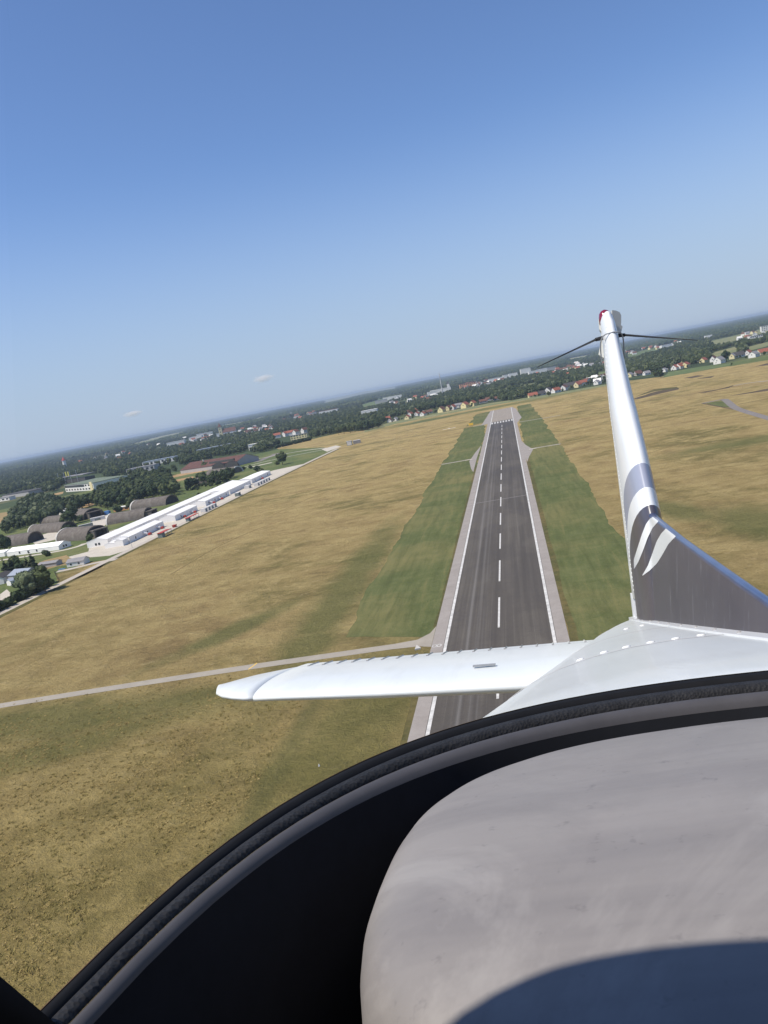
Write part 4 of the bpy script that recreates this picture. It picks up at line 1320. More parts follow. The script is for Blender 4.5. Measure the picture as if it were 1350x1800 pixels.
SINGLE = [  # px, py of the foot, variant, scale, label
    (497, 817, 0, 1.15, 'lone round dark tree on the lawn beside the far end of the apron'),
    (335, 862, 1, 0.95, 'single tall tree beside the white-ended arched shelter'),
    (81, 978, 6, 1.25, 'small round dark bush in front of the lone long white tent'),
    (10, 972, 0, 0.95, 'dark tree at the left edge before the white-ringed shelter'),
    (60, 1046, 5, 0.75, 'pale grey-green willow beside the metal-roofed barn'),
    (45, 1040, 5, 0.70, 'pale willow crown left of the larger willow'),
    (80, 1040, 0, 0.72, 'dark tree right of the willow at the road'),
    (72, 1030, 0, 0.62, 'dark tree behind the willow'),
    (14, 1018, 4, 0.72, 'dark upright conifer left of the bare ground, by the barn'),
    (24, 1012, 4, 0.62, 'shorter dark conifer behind the barn conifer'),
    (40, 1013, 0, 0.60, 'dark leafy tree between the conifers above the barn'),
    (62, 1010, 4, 0.80, 'tallest dark conifer above the willow'),
    (52, 1012, 4, 0.62, 'dark conifer left of the tallest conifer'),
    (28, 996, 6, 1.5, 'rounded dark bush behind the conifers'),
    (130, 921, 0, 1.15, 'wide dark tree covering the end of an arched shelter'),
    (118, 925, 1, 0.85, 'dark tree leaning against the wide dark tree'),
    (140, 916, 6, 1.6, 'bush at the right foot of the wide dark tree'),
    (118, 937, 6, 1.7, 'bush at the white rim of the long shelter'),
    (128, 938, 6, 1.4, 'small bush beside the drive between shelters'),
    (160, 950, 6, 1.3, 'dark bush at the mouth of the largest shelter'),
    (218, 893, 0, 0.95, 'dark tree before the left end of the pale-marked shelter'),
    (230, 895, 1, 0.75, 'smaller dark tree by the pale-marked shelter'),
    (208, 900, 6, 1.6, 'bush at the left of the dark tree pair'),
    (452, 828, 6, 1.8, 'dark bush beside the bunker at the apron end'), (440, 824, 6, 1.2, 'small dark bush left of the bunker'), (428, 826, 6, 1.1, 'small bush at the path near the bunker'),
    (460, 833, 6, 1.7, 'low dark bush in front of the bunker'), (487, 817, 6, 1.3, 'bush at the left foot of the lone round tree'),
    (370, 845, 6, 1.2, 'bush in front of the far arched shelter'), (350, 843, 0, 0.62, 'small tree in front of the far arched shelter'), (362, 826, 0, .9, 'dark tree against the red-roofed hall'), (378, 822, 7, .85, 'paler tree against the red-roofed hall'),
    (1162, 664, 1, 0.95, 'dark tree alone at the corner of the crop field'),
    (1153, 664, 0, 0.7, 'smaller dark tree left of the crop field corner'),
    (1277, 636, 0, 1.25, 'dark round tree beside the big white house'),
    (605, 763, 2, 1.15, 'large grey-green tree at the wood edge by the field'), (616, 761, 3, 1.05, 'grey-green tree right of the large one at the wood edge'), (595, 764, 2, .85, 'small tree at the left of the grey-green pair'),
    (665, 753, 0, 1.1, 'dark tree at the wood corner nearest the left village'), (655, 754, 0, 1.1, 'dark tree second from the wood corner'), (645, 756, 1, 1.15, 'dark tree third from the wood corner'), (636, 757, 0, 1.1, 'dark tree fourth from the wood corner'),
    (965, 697, 0, .62, 'small dark tree before the white tall gable house'),
]
for px, py, v, s_, lb in SINGLE:
    g = G(px, py)
    tree(g.x, g.y, v, s_ * (1.4 if px < 100 and py > 990 else 1.15), lb)
for k in range(15):                                             # hedge of bushes along the perimeter road
    p = Vector((-274.5 - (k % 2) * 2.2, 345 + 4.6 * k, 0))
    tree(p.x, p.y, 6, random.uniform(1.3, 1.8), 'dark bush in the roadside hedge at the left edge', 'hedge bushes along the perimeter road')
for k in range(14):
    p = Vector((-330 - 2 * (k % 3), 640 + k * 19, 0))
    if k > 5:
        tree(p.x, p.y, 6, random.uniform(.7, 1.2), 'dark bush along the lawn behind the rear tents', 'bushes behind the rear tents')
for k in range(16):
    p = G(486, 788).lerp(G(546, 774), k / 15)
    tree(p.x, p.y, 6, 2.0, 'clipped bush of the straight dark hedge at the wood', 'straight hedge at the wood edge')

gk = 0
for px, py, L, W, e, r_, rz, wl, rf, lb, gr in HOUSES[:48]:
    g = G(px, py)
    for q in range(2):
        dx, dy = random.uniform(-16, 16), random.uniform(-12, -4) if q else random.uniform(5, 14)
        if q and abs(dx) < 6: dx = 12
        tree(g.x + dx, g.y + dy, random.choice((0, 1, 2, 6, 3)), random.uniform(.30, .55), ('small leafy tree before the ' if q else 'small leafy tree behind the ') + ' '.join(lb.split(',')[0].split()[:11]), 'garden trees of the ' + gr)
CLUST = [  # outline of each clump's feet in the photograph, spacing, variants, scale, label, group
    ([(8, 940), (20, 915), (45, 880), (70, 876), (105, 884), (112, 905), (92, 918), (45, 930)], 12, (0, 1, 0, 7), (.65, .95), 'dark tree in the clump left of the arched shelters', 'clump of trees left of the shelters'),
    ([(212, 890), (222, 860), (250, 842), (300, 846), (318, 868), (300, 874), (250, 880)], 12, (0, 1, 0, 1, 2), (.8, 1.15), 'tall dark tree in the big clump behind the shelters', 'big clump of trees behind the shelters'),
    ([(168, 892), (178, 870), (196, 862), (215, 866), (222, 880), (190, 896)], 13, (0, 1), (.95, 1.2), 'dark tree in the clump beside the white hall', 'trees beside the white green-roofed hall'),
    ([(104, 900), (115, 890), (140, 885), (165, 884), (160, 893), (120, 903)], 14, (0, 1, 0), (.9, 1.15), 'dark tree in the belt before the white hall', 'belt of trees before the white hall'),
    ([(320, 866), (345, 862), (400, 848), (412, 838), (405, 838), (345, 856)], 9, (6, 6, 0), (.7, 1.1), 'low shrub in the strip behind the rear tents', 'shrub strip behind the tents'),
]
FRONT = [(-140, 925), (-60, 905), (0, 876), (50, 866), (90, 868), (116, 850), (150, 842), (196, 842), (212, 858), (240, 842), (300, 838), (330, 816), (430, 795), (462, 796), (486, 786), (545, 771), (600, 761), (640, 757), (668, 750), (690, 735),
         (775, 717), (850, 704), (900, 705), (930, 697), (948, 692), (1000, 680), (1067, 672), (1107, 660), (1165, 652), (1200, 645), (1240, 636), (1290, 627), (1350, 614), (1430, 594), (1560, 560)]
WOOD = FRONT + [(1560, 480), (1350, 552.5), (675, 684), (0, 815), (-140, 842)]
OPEN = [c[0] for c in CLEAR] + [
    [(0, 888), (30, 873), (112, 862), (112, 868), (30, 890)], [(112, 866), (118, 848), (172, 838), (196, 842), (175, 862)],
    [(318, 842), (320, 826), (372, 806), (455, 796), (458, 806), (390, 824)], [(246, 822), (315, 806), (320, 812), (250, 828)], [(118, 850), (125, 838), (185, 832), (185, 840)], [(480, 774), (485, 762), (540, 754), (545, 770)]]
pts = []
rnd = random.Random(5)
for ci, (pl, sp, vs, (s0, s1), lb, gr) in enumerate(CLUST):
    q = gp(pl)
    qq = [(p.x, p.y) for p in q]
    x0, x1 = min(p[0] for p in qq), max(p[0] for p in qq)
    y0, y1 = min(p[1] for p in qq), max(p[1] for p in qq)
    x = x0
    while x < x1:
        y = y0
        while y < y1:
            xx, yy = x + rnd.uniform(-.4, .4) * sp, y + rnd.uniform(-.4, .4) * sp
            if inpoly(xx, yy, qq): pts.append((math.hypot(xx, yy), xx, yy, rnd.choice(vs), rnd.uniform(s0, s1), lb, gr))
            y += sp
        x += sp
# the woods that run back from the airfield to the skyline
BLD = [(o.location.x, o.location.y) for o in bpy.data.objects if o.type == 'EMPTY' and o.get('category') in ('house', 'building', 'church', 'tower', 'hangar', 'grandstand')]
grid = {}
for bx, by in BLD: grid.setdefault((int(bx // 60), int(by // 60)), []).append((bx, by))


def near_house(x, y):
    for i in (-1, 0, 1):
        for j in (-1, 0, 1):
            for bx, by in grid.get((int(x // 60) + i, int(y // 60) + j), ()):
                ddx, ddy = x - bx, y - by
                if abs(ddx) < 9 and -15 < ddy < 8: return True
    return False


TOWN = [((450, 756), 40, 9, 14, 'small house in the far village below the church', 'houses below the church'), ((330, 778), 60, 10, 12, 'small house far in the left wood', 'houses in the left wood'),
        ((530, 731), 45, 8, 14, 'small house of the far village over the wood', 'far village over the wood'), ((720, 705), 60, 12, 10, 'small pale house in the wood before the radio mast', 'houses before the radio mast'),
        ((840, 676), 50, 7, 16, 'small house of the town near the radio mast', 'town near the radio mast'), ((1010, 646), 60, 9, 22, 'small white house of the town left of the fin', 'town left of the fin'),
        ((1130, 612), 50, 9, 14, 'small house of the far village right of the fin', 'far village right of the fin'), ((1240, 588), 60, 9, 14, 'small house under the right horizon', 'houses under the right horizon'),
        ((210, 800), 90, 9, 8, 'small house far under the left horizon', 'houses under the left horizon'), ((1050, 668), 30, 6, 8, 'small white house among trees left of the fin', 'houses left of the fin'), ((1320, 590), 40, 10, 8, 'small house among the right far trees', 'houses among the right far trees'),
        ((60, 806), 60, 6, 8, 'tiny pale house at the left horizon', 'houses at the left horizon')]
FARB = []
for bx, by, bl, bh in FB + [(g_.x, g_.y, 60, 20) for g_ in (G(389, 764, 9), G(789, 684, 9))]:
    FARB.append((bx - bl * .5 - 6, bx + bl * .5 + 6, by - min(.065, .9 / max(6, bh)) * by - 14, by + 22))


def town_density(px, py):
    t_ = 0.0
    for (cx_, cy_), wx, wy, nn, lb, gr in TOWN:
        dx = (px - cx_) / (wx * .9)
        if abs(dx) > 2: continue
        dy = (py - cy_ + (px - cx_) * .193) / (wy * .8)
        if abs(dy) < 2: t_ = max(t_, math.exp(-dx * dx - dy * dy))
    return t_


y = 700.0
while y < 5400:
    sp = 10.0 + max(0, (y - 1500)) * 0.0034
    x = -0.78 * y - 60
    while x < 0.62 * y + 60:
        xx, yy = x + rnd.uniform(-.5, .5) * sp, y + rnd.uniform(-.5, .5) * sp
        x += sp
        px, py = PX((xx, yy, 0))
        if not (-110 < px < 1440) or not inpoly(px, py, WOOD): continue
        nz = noise.noise(Vector((xx, yy, 0)) * 0.004) + 0.6 * noise.noise(Vector((xx, yy, 3)) * 0.013) + .4 * noise.noise(Vector((xx, yy, 8)) * 0.04)
        td = town_density(px, py)
        if nz < -0.40 + 0.12 * (yy > 2600) or rnd.random() < td * .8: continue
        p9 = PX((xx, yy, 9))
        if any(inpoly(px, py, c) or inpoly(p9[0], p9[1], c) for c in OPEN) or near_house(xx, yy): continue
        if any(a < xx < b_ and c < yy < d_ for a, b_, c, d_ in FARB): continue
        v = rnd.choices((0, 1, 2, 3, 4, 7), (26, 22, 22, 16, 6, 8))[0]
        if px < 420: lb, gr = 'dark broadleaf tree at the edge of the wide left wood', 'trees of the left wood'
        elif px < 690: lb, gr = 'dark tree in the wood behind the tan field corner', 'trees of the wood by the field corner'
        elif px < 900: lb, gr = 'dark tree standing behind the village houses', 'trees behind the village houses'
        elif px < 1090: lb, gr = 'dark tree in the belt right of the runway end', 'trees right of the runway end'
        else: lb, gr = 'dark tree among the houses right of the fin', 'trees among the houses at the right'
        sz_ = min(1.35, 0.50 + rnd.random() ** 1.3 * .55 + max(-.1, nz) * .18) * (1 - .35 * td)
        pts.append((math.hypot(xx, yy), xx, yy, v, sz_, lb, gr))
    y += sp
pts.sort()
NIND = 170
LOOK = {2: 'mid-green', 3: 'mid-green', 7: 'pale grey-green', 4: 'pointed blackish'}
for d_, x, y, v, s_, lb, gr in pts[:NIND]:
    lk = LOOK.get(v)
    if lk: lb = lb.replace('tall dark', 'tall ' + lk).replace('dark', lk, 1) if 'dark' in lb else lb
    tree(x, y, v, s_, lb, gr)


def scatter(name, P, sources, label_kind='stuff'):
    """One object: points that each carry one of the source meshes (geometry nodes)."""
    me = bpy.data.meshes.new(name)
    me.from_pydata([(p[0], p[1], p[2]) for p in P], [], [])
    for nm, ty, ix in (('rot', 'FLOAT', 3), ('scl', 'FLOAT', 4), ('var', 'INT', 5)):
        at = me.attributes.new(nm, ty, 'POINT')
        at.data.foreach_set('value', [p[ix] for p in P])
    o = link(name, me)
    o['kind'] = 'stuff'
    ng = bpy.data.node_groups.new(name + '_nodes', 'GeometryNodeTree')
    ng.interface.new_socket('Geometry', in_out='INPUT', socket_type='NodeSocketGeometry')
    ng.interface.new_socket('Geometry', in_out='OUTPUT', socket_type='NodeSocketGeometry')
    gi, go = ng.nodes.new('NodeGroupInput'), ng.nodes.new('NodeGroupOutput')
    jn = ng.nodes.new('GeometryNodeJoinGeometry')
    for s_ in sources[::-1]:
        oi = ng.nodes.new('GeometryNodeObjectInfo')
        oi.inputs['Object'].default_value = s_
        oi.inputs['As Instance'].default_value = True
        ng.links.new(oi.outputs['Geometry'], jn.inputs[0])
    ip = ng.nodes.new('GeometryNodeInstanceOnPoints')
    ip.inputs['Pick Instance'].default_value = True
    def attr(nm, ty):
        a = ng.nodes.new('GeometryNodeInputNamedAttribute')
        a.data_type = ty
        a.inputs[0].default_value = nm
        return a.outputs[0]
    cx = ng.nodes.new('ShaderNodeCombineXYZ')
    ng.links.new(attr('rot', 'FLOAT'), cx.inputs[2])
    ng.links.new(gi.outputs[0], ip.inputs['Points'])
    ng.links.new(jn.outputs[0], ip.inputs['Instance'])
    ng.links.new(attr('var', 'INT'), ip.inputs['Instance Index'])
    ng.links.new(cx.outputs[0], ip.inputs['Rotation'])
    ng.links.new(attr('scl', 'FLOAT'), ip.inputs['Scale'])
    ng.links.new(ip.outputs[0], go.inputs[0])
    o.modifiers.new('scatter', 'NODES').node_group = ng
    return o


# one real crown of every kind serves as source for the wood
src = {}
for o in bpy.data.objects:
    if o.type == 'MESH' and o.name.startswith('crown'):
        src.setdefault(CROWN.index(o.data), o)
order = sorted(src)
rest = pts[NIND:]
scatter('woodland', [(x, y, 0.0, rnd.uniform(0, 6.28), s_, order.index(v)) for d_, x, y, v, s_, lb, gr in rest if v in order], [src[k] for k in order])
print('trees', len(pts), 'house', len(HOUSES))

# far woods: low lumpy stands out to the skyline
def stand(seed):
    mb = MB()
    rr = random.Random(seed)
    for k in range(22):
        a, d = rr.uniform(0, 6.28), 34 * math.sqrt(rr.random())
        lump(mb, (d * math.cos(a) * 1.7, d * math.sin(a) * .8, rr.uniform(5, 9)), rr.uniform(6, 10), seed + k, .9)
    return mb


stand_src = []
P = []
g0 = G(560, 717)
for k in range(3):
    x, y = -2600 + 900 * k, 6200 + 300 * k
    o = tag(stand(200 + 31 * k).build('tree_stand', M['leaf']), ['dark stand of trees far under the left skyline, leftmost of three', 'dark stand of trees far under the left skyline, middle of three', 'dark stand of trees far under the left skyline, rightmost of three'][k], 'tree stand')
    o['kind'] = 'stuff'
    o.location = (x, y, 0)
    stand_src.append(o)
y = 5000.0
while y < 26000:
    sp = 80 + (y - 5000) * 0.007
    x = -0.75 * y
    while x < 0.6 * y:
        xx, yy = x + rnd.uniform(-.5, .5) * sp, y + rnd.uniform(-.5, .5) * sp
        x += sp
        px, py = PX((xx, yy, 0))
        if not -60 < px < 1400: continue
        nz = noise.noise(Vector((xx * 0.6, yy, 0)) * 0.0008) + 0.6 * noise.noise(Vector((xx * .6, yy, 3)) * 0.0025)
        if nz < -0.22: continue
        if any(inpoly(px, py, c) for c in OPEN): continue
        P.append((xx, yy, 0, rnd.uniform(-.3, .3), rnd.uniform(.8, 1.5) * (1 + (y - 5000) * .00003), rnd.randrange(3)))
    y += sp
scatter('distant_woodland', P, stand_src)

# farther houses scattered through the woods and along the skyline
gr_cols = [('white', 'roof_red'), ('white', 'roof_brown'), ('cream', 'roof_brown'), ('white', 'roof_grey'), ('yellow', 'roof_red'), ('white', 'white')]
small = []
for wl, rf in gr_cols:
    a, b = gable(15, 11, 6, 11, .5)
    V = a.v + b.v
    Fc = a.f + [tuple(i + len(a.v) for i in f) for f in b.f]
    me = bpy.data.meshes.new('small_house')
    me.from_pydata(V, [], Fc)
    me.materials.append(M[wl]); me.materials.append(M[rf])
    me.polygons.foreach_set('material_index', [0] * len(a.f) + [1] * len(b.f))
    small.append(me)
for (cx_, cy_), wx, wy, nn, lb, gr in TOWN:
    for k in range(int(nn * 1.6)):
        ox = rnd.gauss(0, wx * .5)
        g = G(cx_ + ox, cy_ - ox * .193 + rnd.gauss(0, wy * .4), 4.0)
        if g.y < 0 or g.y > 16000: continue
        hk = rnd.randrange(6)
        o = link('house', small[hk])
        o.location = (g.x, g.y, 0.05)
        o.rotation_euler = (0, 0, rnd.uniform(0, 3.1))
        s_ = 1.0 + max(0, g.y - 2000) * .00012
        o.scale = (s_, s_, s_)
        lk = ['white, red-roofed', 'white, brown-roofed', 'cream, brown-roofed', 'white, grey-roofed', 'yellow, red-roofed', 'all white'][hk]
        for w_ in ('small pale house', 'small white house', 'tiny pale house', 'small house'):
            if w_ in lb:
                lb2 = lb.replace(w_, 'small ' + lk + ' house')
                break
        tag(o, lb2, 'house', gr)

# tussocks of dry grass on the nearest part of the field
def tussock(seed):
    rr = random.Random(seed)
    mb = MB()
    for k in range(16):
        a = rr.uniform(0, 6.28)
        d = rr.uniform(0, .35)
        bx, by = d * math.cos(a), d * math.sin(a)
        ln = rr.uniform(.12, .32)
        lx, ly = rr.uniform(-.4, .4), rr.uniform(-.4, .4)
        w = rr.uniform(.05, .10)
        mb.add([(bx - w * math.sin(a), by + w * math.cos(a), 0), (bx + w * math.sin(a), by - w * math.cos(a), 0), (bx + lx, by + ly, ln)], [(0, 1, 2)])
    return mb


def mk_straw(name, a, b):
    n = NT(name)
    oi = n.n('ShaderNodeObjectInfo')
    return n.out(n.mix(oi.outputs['Random'], a, b), 0.9, 0.1)


ts = []
for k, mt in enumerate((mk_straw('straw_blades', (0.31, 0.235, 0.085), (0.44, 0.335, 0.140)), mk_straw('olive_blades', (0.20, 0.165, 0.055), (0.29, 0.230, 0.085)))):
    o = tussock(300 + k).build('grass_tussock', mt)
    o.location = (-70 - 2 * k, 120, 0.03)
    o['kind'] = 'stuff'
    ts.append(o)
P = []
for k in range(60000):
    yy = 80 + 190 * rnd.random() ** 1.3
    xx = rnd.uniform(-190, -64)
    if 217 < yy < 226 or xx > -63.5: continue
    px, py = PX((xx, yy, 0))
    if not (-20 < px < 1000 and 900 < py < 1820): continue
    nz = noise.noise(Vector((xx, yy, 0)) * .06) + .6 * noise.noise(Vector((xx, yy, 5)) * .25)
    if nz < rnd.uniform(-.5, .5) or rnd.random() < (yy - 80) / 150: continue
    P.append((xx, yy, .03, rnd.uniform(0, 6.28), rnd.uniform(.45, 1.2), 0 if nz + rnd.uniform(-.5, .5) > 0.15 else 1))
scatter('dry_grass', P, ts)
print('tussocks', len(P))

# ------------------------------------------------------------------ the aircraft the picture is taken from
AX = Vector((-0.97466114, 0.11568090, 0.19145129))      # towards its wing on the picture's left
AY = Vector((0.19274530, 0.0, 0.98124882))              # towards its tail
AZ = Vector((-0.11351175, -0.99328643, 0.02229695))     # up through its roof
wX, wY, wZ = RM @ -AX, RM @ AY, RM @ AZ
plane = empty('airplane')
plane.matrix_world = Matrix(((wX.x, wY.x, wZ.x, 0), (wX.y, wY.y, wZ.y, 0), (wX.z, wY.z, wZ.z, H), (0, 0, 0, 1)))
tag(plane, 'white light airplane seen from its cabin, tail fin and tailplane over the runway', 'airplane')
SX = 0.36                                                # its plane of symmetry


def aray(px, py):
    v = Vector(((px - CX) / F, (py - CY) / F, 1.0))
    return Vector((-(AX.dot(v)), AY.dot(v), AZ.dot(v))).normalized()


def interp(tab, t):
    if t <= tab[0][0]: return tab[0][1]
    for (a, va), (b, vb) in zip(tab, tab[1:]):
        if t <= b: return va + (vb - va) * (t - a) / (b - a)
    return tab[-1][1]


ZT = lambda y_: min(-0.2065, -0.194 - (y_ - .95) * 0.1163)
WID = [(0.9, .70), (1.335, .610), (2.05, .460), (3.0, .262), (3.3, .185), (3.62, .055), (3.75, .03)]
# tail cone
rings = []
nseg = 40
for k in range(41):
    y_ = 0.93 + (3.72 - 0.93) * k / 40
    w_, hh = interp(WID, y_), interp([(0.9, .34), (2.0, .24), (3.3, .13), (3.75, .05)], y_)
    ring = []
    for j in range(nseg):
        a = 2 * math.pi * j / nseg
        c_, s_ = math.cos(a), math.sin(a)
        e = 2 / 2.5
        ring.append((SX + w_ * math.copysign(abs(c_) ** e, c_), y_, ZT(y_) - hh + hh * math.copysign(abs(s_) ** e, s_)))
    rings.append(ring)
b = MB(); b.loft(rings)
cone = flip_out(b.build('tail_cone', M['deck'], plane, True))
bvh = BVHTree.FromPolygons([Vector(v) for v in b.v], b.f)


def disc(r_, h_, n=12):
    d = MB()
    rg = [[(r_ * k * math.cos(2 * math.pi * i / n), r_ * k * math.sin(2 * math.pi * i / n), z) for i in range(n)] for k, z in ((1, -0.001), (1, h_ * .5), (.6, h_))]
    d.loft(rg)
    return d


screw0 = None
for px, py in [(1101, 1105.6), (1129, 1099.7), (1155, 1096), (1101, 1137.7), (1144, 1129.6), (1187.7, 1123), (1232.4, 1117), (1280, 1111), (1020, 1160), (1062, 1147)]:
    hit = bvh.ray_cast(Vector((0, 0, 0)), aray(px, py))
    if hit[0] is None: continue
    if screw0 is None:
        o = disc(.0085, .003).build('screw_glint_cap', M['rivet'], plane, True); screw0 = o.data  # near-white screw heads: their glints are put into the colour
    else:
        o = link('screw_glint_cap', screw0, plane)
    o.location = hit[0]
    nn = hit[1] if hit[1].z > 0 else -hit[1]
    o.rotation_euler = nn.to_track_quat('Z', 'Y').to_euler()
# skin joint lines across the tail cone
for y_ in (1.62, 2.25, 2.95):
    b = MB()
    w_, hh = interp(WID, y_), interp([(0.9, .34), (2.0, .24), (3.3, .13), (3.75, .05)], y_)
    R1, R2 = [], []
    for j in range(31):
        a = math.pi * j / 30
        c_, s_ = math.cos(a), math.sin(a)
        q = (SX + (w_ + .0012) * math.copysign(abs(c_) ** .8, c_), y_, ZT(y_) - hh + (hh + .0012) * abs(s_) ** .8)
        R1.append((q[0], y_ - .004, q[2])); R2.append((q[0], y_ + .004, q[2] - .0006))
    b.loft([R1, R2], False, False)
    o = b.build('skin_joint', M['tent_seam'], plane)

# vertical fin
LE = [(-.55, 2.60), (-.06, 2.74), (.157, 2.89), (.386, 3.09), (.658, 3.25), (.74, 3.30), (.80, 3.40)]


def airfoil(n=18):
    out = []
    for i in range(n + 1):
        t_ = (1 - math.cos(math.pi * i / n)) / 2
        yt = 5 * (0.2969 * math.sqrt(t_) - 0.1260 * t_ - 0.3516 * t_ ** 2 + 0.2843 * t_ ** 3 - 0.1036 * t_ ** 4)
        out.append((t_, yt))
    return out


AF = airfoil()


def fin_ring(z_, y0, y1, th):
    c = y1 - y0
    up_ = [(SX - yt * th, y0 + t_ * c, z_) for t_, yt in AF]
    lo = [(SX + yt * th, y0 + t_ * c, z_) for t_, yt in AF[-2:0:-1]]
    return up_ + lo


b = MB()
zs = [-.53 + 1.29 * k / 40 for k in range(41)]
HINGE = 3.40
b.loft([fin_ring(z_, interp(LE, z_), 3.62, interp([(-.53, .105), (.35, .090), (.66, .060), (.8, .045)], z_)) for z_ in zs] + [fin_ring(.775, 3.335, 3.60, .036), fin_ring(.785, 3.37, 3.56, .02)])
flip_out(b.build('tail_fin', M['fin'], plane, True))
# rudder edge behind the fin: a thin blade with its own corrugated rows of rivets
b = MB()
b.loft([[(SX - .013, 3.60, z_), (SX + .013, 3.60, z_), (SX + .004, 3.70 , z_), (SX - .004, 3.70, z_)] for z_ in (-.42, .0, .4, .70)])
flip_out(b.build('rudder', M['fairing'], plane))
b = MB()
for row, yy in ((0, 3.30), (1, 3.52)):
    for k in range(64):
        z_ = -.35 + k * .017
        le = interp(LE, z_)
        c = 3.62 - le
        th = interp([(-.53, .105), (.35, .090), (.66, .060), (.8, .045)], z_)
        t_ = (yy - le) / c
        yt = 5 * (0.2969 * math.sqrt(t_) - 0.1260 * t_ - 0.3516 * t_ ** 2 + 0.2843 * t_ ** 3 - 0.1036 * t_ ** 4) * th
        r_ = .0040
        x_ = SX - yt
        b.add([(x_ + .0005, yy - r_, z_ - r_), (x_ + .0005, yy + r_, z_ - r_), (x_ + .0005, yy + r_, z_ + r_), (x_ + .0005, yy - r_, z_ + r_), (x_ - .0025, yy, z_)], [(0, 1, 4), (1, 2, 4), (2, 3, 4), (3, 0, 4)])
o = b.build('rivets', M['rivet'], plane); o['kind'] = 'stuff'
# tip shells either side behind the fin tip
SHELLS = [[(1052, 563), (1055, 554), (1061, 549), (1067, 547), (1070, 560), (1068, 600), (1064, 626), (1061, 629), (1052, 623), (1056, 600), (1057, 583), (1053, 578)],
          [(1076, 545), (1083, 546), (1089, 548.5), (1092, 554), (1092, 566), (1091.5, 571), (1094.5, 574), (1091, 588), (1087, 589), (1080, 580), (1076, 560)]]
for sh in SHELLS:
    b = MB()
    f_, k_ = [], []
    cxm = sum(p[0] for p in sh) / len(sh); cym = sum(p[1] for p in sh) / len(sh)
    for px, py in sh:
        v = aray(px, py)
        d_ = abs(px - 1072) * .0012
        f_.append(v * ((3.50 + d_) / v.y))
    b.loft([f_, [p + Vector(((p.x - SX) * -.25, .05, -.002)) for p in f_]])
    flip_out(b.build('tip_shell', M['fairing'], plane))
b = MB()
b.loft([[(SX + rr * math.cos(2 * math.pi * i / 14), 3.47 + rr * math.sin(2 * math.pi * i / 14), z_) for i in range(14)] for rr, z_ in ((.026, .755), (.026, .785), (.023, .800), (.015, .810), (.005, .815))])
flip_out(b.build('beacon', M['beacon'], plane, True))
b = MB()
for sg, pe, ae in ((-1, (945, 645), 2.95), (1, (1226, 598), 2.95)):
    v = aray(*pe)
    end = v * (ae / v.y)
    st = Vector((SX + sg * .040, 3.38, .683))
    bb = MB()
    bb.tube([st, st.lerp(end, .5), end], .0052, .0012, 8)
    bb.build('antenna_rod', M['antenna'], plane, True)
    bb = MB(); bb.tube([Vector((SX + sg * .01, 3.39, .684)), st.lerp(end, .07)], .009, .0075, 8)
    bb.build('antenna_socket', M['antenna'], plane, True)
b = MB()                                                         # cable looped over the leading edge
cab = []
for i in range(25):
    t_ = -1 + 2 * i / 24
    z_ = .672 - .10 * t_ * t_
    le = interp(LE, z_)
    tt = abs(t_) * .45
    yt = 5 * (0.2969 * math.sqrt(tt) - 0.1260 * tt - 0.3516 * tt ** 2 + 0.2843 * tt ** 3 - 0.1036 * tt ** 4) * .085 + .003
    cab.append((SX + math.copysign(yt, t_), le - .003 + tt * (3.62 - le), z_))
b.tube(cab, .0028, None, 6)
b.build('cable', M['seam'], plane, True)

# dorsal fin
RIDGE = [(1.15, -.2165), (1.453, -.188), (1.78, -.156), (2.227, -.110), (2.62, -.062), (2.80, -.038), (2.95, .02)]


def dorsal_ring(y_):
    zr, zb = interp(RIDGE, y_), ZT(y_) - .012
    hb, hr = interp([(1.15, .010), (1.6, .024), (2.2, .034), (2.9, .040)], y_), interp([(1.15, .006), (1.6, .010), (2.9, .013)], y_)
    pts_ = [(SX - hb, y_, zb), (SX - (hb * .5 + hr * .55), y_, zb + (zr - zb) * .5), (SX - hr, y_, zr - .012)]
    for k in range(1, 6):
        a = math.pi * k / 6
        pts_.append((SX - hr * math.cos(a), y_, zr - .012 + .012 * math.sin(a)))
    pts_ += [(2 * SX - p[0], p[1], p[2]) for p in pts_[2::-1]]
    return pts_


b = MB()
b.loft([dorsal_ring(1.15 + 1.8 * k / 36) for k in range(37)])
dors = flip_out(b.build('dorsal_fin', M['navy'], plane, True, mats=[M['navy'], M['ridge_sheen']],
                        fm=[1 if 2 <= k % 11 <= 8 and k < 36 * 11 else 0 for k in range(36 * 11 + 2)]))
md = dors.modifiers.new('edge', 'EDGE_SPLIT'); md.split_angle = rad(50)
db = BVHTree.FromPolygons([Vector(v) for v in b.v], b.f)
